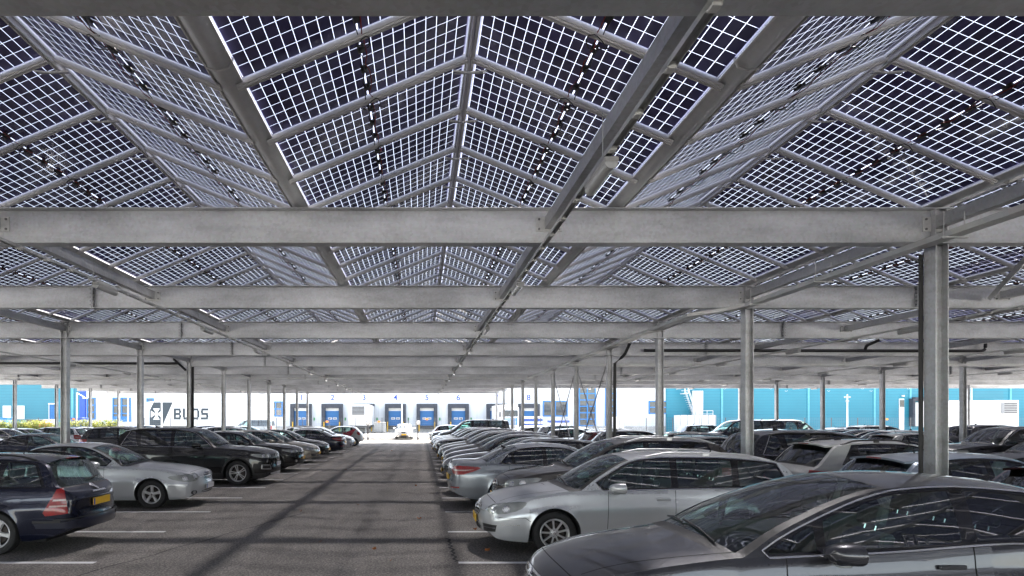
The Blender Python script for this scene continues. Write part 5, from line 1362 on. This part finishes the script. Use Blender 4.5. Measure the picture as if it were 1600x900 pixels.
# truck at dock 7
tk = empty('truck', (tx(797, 86), 86, 0), 0, 'white and blue truck cab standing at loading dock seven', 'truck')
m = MB(); m.bbox(-1.2, 1.2, 0, 2.1, .9, 3.6, 'white_paint', .12); m.bbox(-1.0, 1.0, .3, 2.1, 3.55, 3.95, 'white_paint', .12); m.build('cab', tk)
m = MB(); m.bbox(-1.05, 1.05, -.03, .02, 2.35, 3.2, 'window_dark', .02); m.build('windscreen', tk)
m = MB(); m.bbox(-.95, .95, -.04, .01, 1.25, 2.2, 'frame_blue', .03); 
for k in range(5): m.box(-.8, .8, -.06, -.04, 1.35 + k * .17, 1.42 + k * .17, 'pole_white')
m.build('grille', tk)
for s in (-1, 1):
    m = MB(); m.bbox(s * 1.0 - .18, s * 1.0 + .18, -.06, .0, .95, 1.2, 'lamp_bulb', .03); m.build('headlight', tk)
    m = MB(); m.bbox(s * 1.35 - .1, s * 1.35 + .1, .0, .12, 2.3, 3.0, 'dark_grey', .03); m.build('mirror', tk)
m = MB(); m.bbox(-1.2, 1.2, -.1, .4, .35, .88, 'white_paint', .06); m.build('bumper', tk)
m = MB(); m.bbox(-1.25, 1.25, 2.5, 11, 1.15, 3.95, 'trailer_white', .03); m.build('box', tk)
m = MB(); wheels(m, (-1.05, 1.05), 1.0); m.box(-.9, .9, .6, 10.8, .4, 1.0, 'dark_grey'); m.build('chassis', tk)
m = MB(); yt = 84
for k in range(7): m.bbox(tx(818, yt), tx(848, yt), 0, 1.2, .1 + k * .33, .38 + k * .33, ('blue_bin' if k % 2 else 'pole_white'), .03)
o = m.build('crate_stack'); o.location.y = yt; tag(o, 'stacked blue and white flat crates beside the truck', 'crates')
m = MB(); yt = 86
for k in range(5): m.bbox(tx(858, yt), tx(890, yt), 0, 1.2, .1 + k * .36, .42 + k * .36, ('blue_bin' if k % 3 else 'pole_white'), .03)
o = m.build('crate_stack'); o.location.y = yt; tag(o, 'low stack of blue crates under the white-framed blue window', 'crates')
# bins, boxes by the left hall
for (x0, x1, z0, z1, d, mt, nm, lab) in ((-1, 10, .1, 2.1, 70, 'frame_blue', 'covered_pallet', 'pallet wrapped in pale blue sheet at the left edge'), (41, 56, .1, 1.9, 74, 'dark_grey', 'waste_container', 'dark grey waste container behind the hedge'), (60, 70, .1, 1.55, 73, 'red', 'waste_container', 'small red container behind the hedge'),
        (63, 77, .1, 1.9, 76, 'pole_white', 'waste_container', 'pale box behind the red container'), (110, 128, .1, 2.1, 75, 'blue_bin', 'waste_container', 'blue skip beside the corner of the teal hall'), (652, 664, .1, 0.0, 80, 'grey_box', 'x', ''), (584, 602, .1, 1.5, 92, 'grey_box', 'switch_cabinet', 'grey cabinet between loading docks three and four'), (960, 975, .1, 2.2, 78, 'pole_white', 'parcel_locker', 'white cabinet right of the tall blue window')):
    if z1 <= z0: continue
    m = MB(); a, b = tx(x0, d), tx(x1, d); m.bbox(a, b, 0, 1.4, z0, z1, mt, .06); m.bbox(a - .04, b + .04, -.04, 1.44, z1 - .02, z1 + .07, mt, .03)
    for k in range(1, 4): xx = a + (b - a) * k / 4; m.bbox(xx - .04, xx + .04, -.05, 0, z0 + .1, z1 - .15, mt, .01)
    for q in (a + .15, b - .15): m.tube([(q, .3, 0), (q, .3, z0 + .05)], .07, 'rubber', 8)
    o = m.build(nm, smooth='auto'); o.location.y = d; tag(o, lab, 'container' if nm != 'parcel_locker' else 'cabinet')
# lamp posts
for i, (x, d, top, arm, lab) in enumerate(((628, 72, 605, 0, 'white lamp post in front of loading dock four'), (1324, 70, 616, 1, 'white lamp post with a wide head before the teal hall'), (1505, 70, 604, 0, 'plain white pole in front of the right trailer'), (1518, 74, 600, 0, 'white pole close beside the plain pole'), (252.5, 70, 617, 0, 'thin white pole in front of the dark emblem'), (200, 72, 614, 2, 'white lamp post with angled arm by the tall windows'), (120, 75, 614, 2, 'white post with small arm at the teal corner'))):
    z = 6.5 if top < 610 else CAMH + (VY - top) * d / F; m = MB(); X = tx(x, d); m.tube([(X, d, 0), (X, d, 2), (X, d, z)], [.1, .08, .06], 'pole_white', 10); m.bbox(X - .18, X + .18, d - .18, d + .18, 0, .06, 'grey_box', .01)
    o = empty('lamp_post', (X, d, 0), 0, lab, 'lamp post'); 
    p = m.build('pole', o, smooth='auto'); p.location = (-X, -d, 0)
    m = MB()
    if arm == 1: m.bbox(-.32, .32, -.12, .12, z - .4, z - .25, 'grey_box', .05); m.bbox(-.16, .16, -.1, .1, z - .85, z - .65, 'grey_box', .05)
    elif arm == 2: m.tube([(0, 0, z), (.9, 0, z - .5)], .05, 'pole_white', 8); m.bbox(.7, 1.25, -.12, .12, z - .66, z - .52, 'pole_white', .04)
    else: m.bbox(-.12, .12, -.1, .1, z - .02, z + .12, 'pole_white', .03)
    m.build('lamp_head', o)
# fence
YF = 66.6
fe = empty('mesh_fence', (0, YF, 0), 0, 'dark wire mesh fence on slim posts along the far side of the car park', 'fence')
px_ = []
x = -48.
while x < 66: px_.append(x); x += 2.75 * 1.0
for x in px_[::1]:
    m = MB(); m.bbox(x - .03, x + .03, -.03, .03, 0, 2.15, 'dark_grey', .005); m.build('post', fe)
m = MB()
for k in range(11):
    z = .12 + k * .2; m.box(px_[0], px_[-1], -.045, -.037, z - .004, z + .004, 'fence_wire')
x = px_[0]
while x < px_[-1]: m.box(x - .0025, x + .0025, -.036, -.031, .1, 2.14, 'fence_wire'); x += .2
tag(m.build('wire_mesh', fe, fix=False), kind='stuff')
for i, (x, d, h_) in enumerate(((575, 61.5, 2.4), (653, 61.5, 2.4))):
    m = MB(); X = tx(x, d); m.bbox(-.07, .07, -.07, .07, 0, 1.7, 'dark_grey', .01); m.bbox(-.22, .22, -.12, .12, 1.45, 1.85, 'grey_box', .05); m.lathe_y([(-.13, 0), (-.15, .13), (-.12, .16)], 'pole_white', 16, (0, 0, 1.66))
    o = m.build('gate_post', smooth='auto'); o.location = (X, d, 0); tag(o, 'dark gate post with a round reflector ' + ('left of the white car' if i == 0 else 'right of the white car'), 'gate post')
for i, (x, y) in enumerate(((592, 673), (511, 671), (115, 649), (1155, 649), (667, 650), (1386, 649))):
    d = 66.2; X = tx(x, d); m = MB(); m.bbox(-.13, .13, -.01, .01, -.09, .09, 'orange', .005); o = m.build('fence_sign'); o.location = (X, d, 2.0 if y < 660 else 1.75)
    tag(o, ('small orange sign on the fence ' + ('left of the white car', 'below loading dock two', 'before the blue skip', 'at the left end of the teal hall', 'below loading dock five', 'at the white door of the teal hall')[i]), 'sign')
# hedge: leaf-sized faces through the volume, on a few twigs
def hedge(x0, x1, d, h, label, n, seed):
    r = random.Random(seed); a, b = tx(x0, d), tx(x1, d); root = empty('hedge', ((a + b) / 2, d, 0), 0, label, 'hedge'); m = MB(); w = (b - a) / 2
    cl = [(r.uniform(-w, w), r.uniform(-.5, .5), r.uniform(.2, h - .1), r.uniform(.15, .4)) for _ in range(int(n / 22))]
    for cx_, cy_, cz_, cr_ in cl:
        for _ in range(22):
            p = Vector((cx_ + r.gauss(0, cr_), cy_ + r.gauss(0, cr_ * .6), min(h + .15, max(.05, cz_ + r.gauss(0, cr_ * .7))))); s = r.uniform(.05, .11)
            u = Vector((r.uniform(-1, 1), r.uniform(-1, 1), r.uniform(-.6, .6))).normalized(); v = u.cross(Vector((r.uniform(-1, 1), r.uniform(-1, 1), 1))).normalized()
            m.add([p - u * s, p + v * s * .5, p + u * s, p - v * s * .5], [(0, 1, 2, 3)], 'hedge_leaf')
    m.build('foliage', root, fix=False)
    q = MB(); x = -w
    while x < w: q.tube([(x, r.uniform(-.2, .2), 0), (x + r.uniform(-.2, .2), r.uniform(-.3, .3), h * .8)], [.03, .01], 'branch', 5); x += .4
    q.build('branches', root)
def mat_leaf():
    m, nt, b = newmat('hedge_leaf'); geo = nd(nt, 'ShaderNodeNewGeometry'); n = noise(nt, 1.3, 3, vec=geo.outputs['Position'])
    n2 = nd(nt, 'ShaderNodeTexWhiteNoise'); sn = nd(nt, 'ShaderNodeVectorMath', operation='SNAP'); sn.inputs[1].default_value = (.15,) * 3; nt.links.new(geo.outputs['Position'], sn.inputs[0]); nt.links.new(sn.outputs[0], n2.inputs['Vector'])
    r = ramp(nt, n.outputs['Fac'], [(.35, (.1, .14, .025)), (.6, (.27, .28, .05))]); r2 = ramp(nt, n2.outputs['Value'], [(0, (.5, .5, .5)), (1, (1.25, 1.2, 1.1))])
    mx = nd(nt, 'ShaderNodeMixRGB', blend_type='MULTIPLY'); mx.inputs[0].default_value = 1; nt.links.new(r.outputs[0], mx.inputs[1]); nt.links.new(r2.outputs[0], mx.inputs[2])
    tl = nd(nt, 'ShaderNodeBsdfTranslucent'); nt.links.new(mx.outputs[0], b.inputs['Base Color']); nt.links.new(mx.outputs[0], tl.inputs[0]); b.inputs['Roughness'].default_value = .6
    ms = nd(nt, 'ShaderNodeMixShader'); ms.inputs[0].default_value = .4; nt.links.new(b.outputs[0], ms.inputs[1]); nt.links.new(tl.outputs[0], ms.inputs[2]); nt.links.new(ms.outputs[0], nt.nodes['Material Output'].inputs[0]); M['hedge_leaf'] = m
mat_leaf(); simple('branch', (.12, .08, .05), .8)
hedge(-60, 88, 64.6, 1.75, 'yellow green clipped hedge at the far left in front of the teal hall', 16000, 3)
hedge(104, 186, 64.9, 1.8, 'yellow green hedge in front of the blue corner strip', 9000, 4)

# ------------------------------------------------------------------ cars
BLK = (.004, .004, .006); DGR = (.045, .045, .05); GR = (.16, .165, .17); SIL = (.68, .70, .72); LSI = (.74, .75, .76); NAV = (.004, .007, .026)
WHT = (.62, .62, .60); BRN = (.075, .068, .062); BGR = (.3, .325, .36); LBL = (.40, .47, .56); RED = (.16, .012, .015); BEI = (.45, .41, .34); MAR = (.05, .008, .010); GRN = (.02, .04, .03); BLU = (.02, .05, .16)
X1 = .72
# right row along the aisle
car('mpv', (.055, .056, .066), 1.08, 5.58, 'L', 'dark grey hatchback closest to the camera, cut off by the bottom right corner', skip='exact')
car('estate', SIL, 1.04, 10.22, 'L', 'silver estate car with roof rails in the front of the right row', skip='exact')
car('crossover', BRN, 1.58, 12.65, 'L', 'dark brown-grey crossover right behind the silver estate', skip='exact')
car('saloon', BGR, .76, 15.05, 'R', 'blue-grey saloon parked tail first to the aisle, red lamp showing', skip='exact')
r1 = [('hatchback', BLK, .9), ('saloon', DGR, .82), ('hatchback', BLK, .95), ('mpv', BLK, 1.0), ('estate', DGR, .9), ('hatchback', BLK, 1.0), ('compact_suv', BLK, .9), ('saloon', GR, .8), ('hatchback', BLK, .95), ('estate', BLK, .9), ('hatchback', GR, .85), ('van', GR, 1.3), ('compact_estate', SIL, 1.0), ('suv', BLK, .9), ('city_car', RED, 1.1), ('mpv', RED, 1.0), ('hatchback', SIL, .7)]
CN = {'DGR': 'dark grey'}
cname = {id(BLK): 'black', id(DGR): 'dark grey', id(GR): 'mid grey', id(SIL): 'silver', id(LSI): 'light silver', id(NAV): 'navy', id(WHT): 'white', id(BRN): 'brown-grey', id(BGR): 'blue-grey', id(LBL): 'pale blue', id(RED): 'red', id(BEI): 'beige', id(MAR): 'maroon', id(GRN): 'dark green', id(BLU): 'blue'}
ordw = ['first', 'second', 'third', 'fourth', 'fifth', 'sixth', 'seventh', 'eighth', 'ninth', 'tenth', 'eleventh', 'twelfth', 'thirteenth', 'fourteenth', 'fifteenth', 'sixteenth', 'seventeenth', 'eighteenth', 'nineteenth', 'twentieth']
nm_ = dict(hatchback='hatchback', mpv='tall hatchback', estate='estate car', crossover='crossover', saloon='saloon', classic_saloon='saloon', compact_estate='small estate', suv='large off-roader', compact_suv='compact off-roader', small_suv='small crossover', city_car='city car', van='passenger van')
for k, (kd, c, x) in enumerate(r1):
    if kd == 'city_car' : continue
    car(kd, c, x, bay(3 + k), 'L' if c is not RED else 'R', f'{cname[id(c)]} {nm_[kd]}, {ordw[k]} beyond the blue-grey saloon along the aisle', skip=(1,) if k > 4 else ())
# second right row, back to back with it
car('hatchback', MAR, 7.1, bay(-1) - .05, 'R', 'dark maroon hatchback at the right edge seen over the grey roof')
car('hatchback', LBL, 6.75, bay(0), 'R', 'pale blue hatchback with black spoiler beside the nearest column')
car('small_suv', WHT, 7.15, bay(1), 'R', 'white crossover with claw shaped red lamp behind the silver estate')
car('suv', (.02, .022, .03), 7.15, bay(2), 'R', 'black off-roader behind the second column with tail toward the aisle')
car('saloon', NAV, 7.35, bay(3), 'L', 'navy saloon facing left behind the black off-roader, right of the columns')
car('van', NAV, 17.3, bay(12), 'L', 'dark navy passenger van facing left, standing taller than the cars around it')
r2 = [('hatchback', GR), ('saloon', BLK), ('estate', DGR), ('compact_suv', BLK), ('hatchback', RED), ('saloon', BLU), ('estate', BLK), ('hatchback', DGR), ('crossover', SIL), ('saloon', BLK), ('estate', GR), ('hatchback', BLK), ('compact_suv', WHT), ('saloon', SIL)]
for k, (kd, c) in enumerate(r2):
    car(kd, c, 7.2 + random.uniform(-.15, .3), bay(4 + k), random.choice('LR'), f'{cname[id(c)]} {nm_[kd]}, {ordw[k]} behind the navy saloon, right of the columns', skip=(1, 3))
r3 = [(3, 'crossover', DGR, 'L'), (4, 'saloon', BLK, 'L'), (5, 'suv', BLK, 'L'), (6, 'hatchback', WHT, 'R'), (7, 'compact_suv', SIL, 'L'), (8, 'mpv', SIL, 'L'), (9, 'estate', GR, 'L'), (10, 'hatchback', LSI, 'R'), (11, 'saloon', DGR, 'L'), (13, 'hatchback', WHT, 'L'), (14, 'crossover', BLK, 'R'), (15, 'saloon', SIL, 'L')]
for k, (n, kd, c, f) in enumerate(r3):
    car(kd, c, 17.6 + random.uniform(-.2, .3), bay(n), f, f'{cname[id(c)]} {nm_[kd]}, {ordw[k]} back in the row beyond the right-hand aisle', skip=(1, 3))
r4 = [(5, 'hatchback', BLK, 'R'), (6, 'estate', WHT, 'R'), (7, 'saloon', SIL, 'L'), (8, 'suv', DGR, 'R'), (9, 'hatchback', SIL, 'L'), (11, 'crossover', WHT, 'R'), (12, 'estate', BLK, 'R'), (13, 'hatchback', SIL, 'L'), (15, 'van', WHT, 'R')]
for k, (n, kd, c, f) in enumerate(r4):
    car(kd, c, 24.6 + random.uniform(-.2, .3), bay(n), f, f'{cname[id(c)]} {nm_[kd]}, {ordw[k]} back in the farthest right row', skip=(1, 3))
# left row along the aisle (x_end is the right end)
car('compact_estate', NAV, -5.2, 10.22, 'L', 'navy estate car with red tail lamp and yellow plate at the left edge', skip='exact')
car('classic_saloon', SIL, -5.15, 15.12, 'R', 'silver saloon with round lamps facing the aisle on the left', skip='exact')
car('suv', BLK, -4.62, 20.2, 'R', 'big black off-roader with chrome window line facing the aisle', skip='exact')
car('compact_suv', BLK, -4.72, 24.9, 'R', 'compact black off-roader just beyond the big black one')
car('estate', BEI, -4.85, 29.7, 'R', 'beige estate car facing the aisle on the left')
car('saloon', NAV, -4.45, 37.1, 'L', 'navy saloon with its tail and red lamp toward the left side of the aisle')
car('hatchback', SIL, -4.5, 42.3, 'R', 'silver hatchback between the navy saloon and the multicoloured small car')
cc = car('city_car', WHT, -4.4, 48.2, 'L', 'small multicoloured car painted white, blue, red and green, end of left row')
car('hatchback', BLK, -4.9, 33.2, 'R', 'black hatchback between the beige estate and the navy saloon', skip=(1, 3))
car('estate', DGR, -4.9, 45.3, 'R', 'dark grey estate car beside the multicoloured small car', skip=(1, 3))
l2 = [(6.2, 'saloon', NAV, 'R'), (8, 'crossover', DGR, 'R'), (9, 'classic_saloon', BEI, 'R'), (10, 'estate', GR, 'L'), (11, 'hatchback', SIL, 'R'), (12, 'saloon', SIL, 'R'), (13, 'estate', BLK, 'L'), (14, 'hatchback', LSI, 'R'), (15, 'saloon', BLK, 'R'), (16, 'hatchback', BLU, 'R')]
for k, (n, kd, c, f) in enumerate(l2):
    car(kd, c, -10.9 - (1.2 if k == 0 else 0) + random.uniform(-.3, .1), bay(n), f, f'{cname[id(c)]} {nm_[kd]}, {ordw[k]} back in the row left of the left columns', skip=(1, 3))
l3 = [(11, 'hatchback', WHT, 'R'), (12, 'saloon', SIL, 'R'), (13, 'estate', SIL, 'L'), (14, 'hatchback', BLK, 'R'), (15, 'saloon', LSI, 'R')]
for k, (n, kd, c, f) in enumerate(l3):
    car(kd, c, -21.8 + random.uniform(-.3, .1), bay(n), f, f'{cname[id(c)]} {nm_[kd]}, {ordw[k]} back in the farthest left row', skip=(1, 3))
# white car on the sunny strip, facing the camera; van behind the fence
r = car('compact_suv', (.68, .68, .68), 0, 0, 'L', 'white car facing the camera in the sun at the end of the aisle', 'cars beyond the carport'); r.location = (-1.62, 65.0 - 1.2, 0); r.rotation_euler = (0, 0, R_(90)); SP['_w'] = r
r = car('van', (.42, .44, .44), 0, 0, 'L', 'pale grey van parked beyond the fence left of the docks', 'cars beyond the carport', skip=(1, 3)); r.location = (tx(392, 70), 70.5, 0); r.rotation_euler = (0, 0, 0)
for x, c, lab in ((242, BLU, 'blue car roof in front of the dark emblem'), (340, NAV, 'navy car roof in front of the white trailer')):
    r = car('hatchback', c, 0, 0, 'R', lab, 'cars beyond the carport', skip=(1, 3)); r.location = (tx(x, 55), 55, 0)
for r, c in NEWCARS:
    for o in r.children_recursive:
        if o.type == 'MESH' and (o.name.startswith(('body', 'mirror', 'handle', 'spoiler', 'rear_bumper', 'side_moulding'))): o.color = (*c, 1)
# coloured panels of the small car
S = SP['city_car']; fr = fr_side(-1); 
for nm, poly, mt in (('door_panel', [(1.16, .3), (2.1, .3), (2.1, .93), (1.16, .9)], 'frame_blue'), ('rear_panel', [(2.16, .75), (2.75, .75), (3.1, 1.3), (2.3, 1.02), (2.16, .98)], 'pink_red')):
    for sg in (1, -1):
        m = MB(); patch(m, S['_bvh'], fr_side(sg), poly, mt, .004, res=.08); o = m.build(nm, cc, smooth=True); o.location.x -= S['L'] / 2
# registration text on the near cars
def plate_text(kind, end, s, root):
    S = SP[kind]; o, c, z = S['_pl'][end]; n = -1 if end == 0 else 1
    t = text('registration', s, .093, 'ink', (c.x + n * .0095, 0, z - .002), (R_(90), 0, R_(-90) if n < 0 else R_(90)), None, .001, sx=1.0, bold=.0015)
    pl = [q for q in root.children if q.name.startswith('number_plate')]
    t.parent = pl[end] if len(pl) > 1 else pl[0]
plate_text('compact_estate', 1, '83-PB-XL', PROTO['compact_estate'])

# ------------------------------------------------------------------ light, sky, camera
sun_dir = Vector((.26, .62, 1)).normalized(); el = math.asin(sun_dir.z)
w = bpy.data.worlds.new('World'); sc.world = w; w.use_nodes = True; nt = w.node_tree; bg = nt.nodes['Background']
sk = nt.nodes.new('ShaderNodeTexSky'); sk.sky_type = 'NISHITA'; sk.sun_disc = False; sk.sun_elevation = el
sk.sun_rotation = math.atan2(sun_dir.x, sun_dir.y); sk.air_density = 1.1; sk.dust_density = .8; sk.ozone_density = 1
hs = nt.nodes.new('ShaderNodeHueSaturation'); hs.inputs['Saturation'].default_value = .5; nt.links.new(sk.outputs[0], hs.inputs['Color']); nt.links.new(hs.outputs[0], bg.inputs[0]); bg.inputs[1].default_value = .09
l = bpy.data.lights.new('sun', 'SUN'); l.energy = 5; l.angle = R_(3.0); l.color = (1, .95, .88); lo = bpy.data.objects.new('sun', l); COL.objects.link(lo)
lo.rotation_euler = (-sun_dir).to_track_quat('-Z', 'Y').to_euler(); lo.location = (0, 0, 40)
cam = bpy.data.cameras.new('camera'); co = bpy.data.objects.new('camera', cam); COL.objects.link(co); sc.camera = co
co.location = (0, 0, CAMH); co.rotation_euler = (R_(90), 0, 0); cam.sensor_width = 36; cam.lens = F * 36 / 1600
cam.shift_x = (800 - VX) / 1600; cam.shift_y = (VY - 450) / 1600; cam.clip_end = 1500; cam.clip_start = .05
vs_ = sc.view_settings; vs_.view_transform = 'Standard'; vs_.look = 'None'; vs_.gamma = 1; vs_.use_curve_mapping = False; vs_.exposure = 3.0
cy = sc.cycles; cy.use_denoising = True; cy.max_bounces = 8; cy.diffuse_bounces = 4; cy.glossy_bounces = 3; cy.transparent_max_bounces = 12; cy.transmission_bounces = 2
cy.sample_clamp_indirect = 6; cy.caustics_reflective = False; cy.caustics_refractive = False
sc.render.use_persistent_data = False
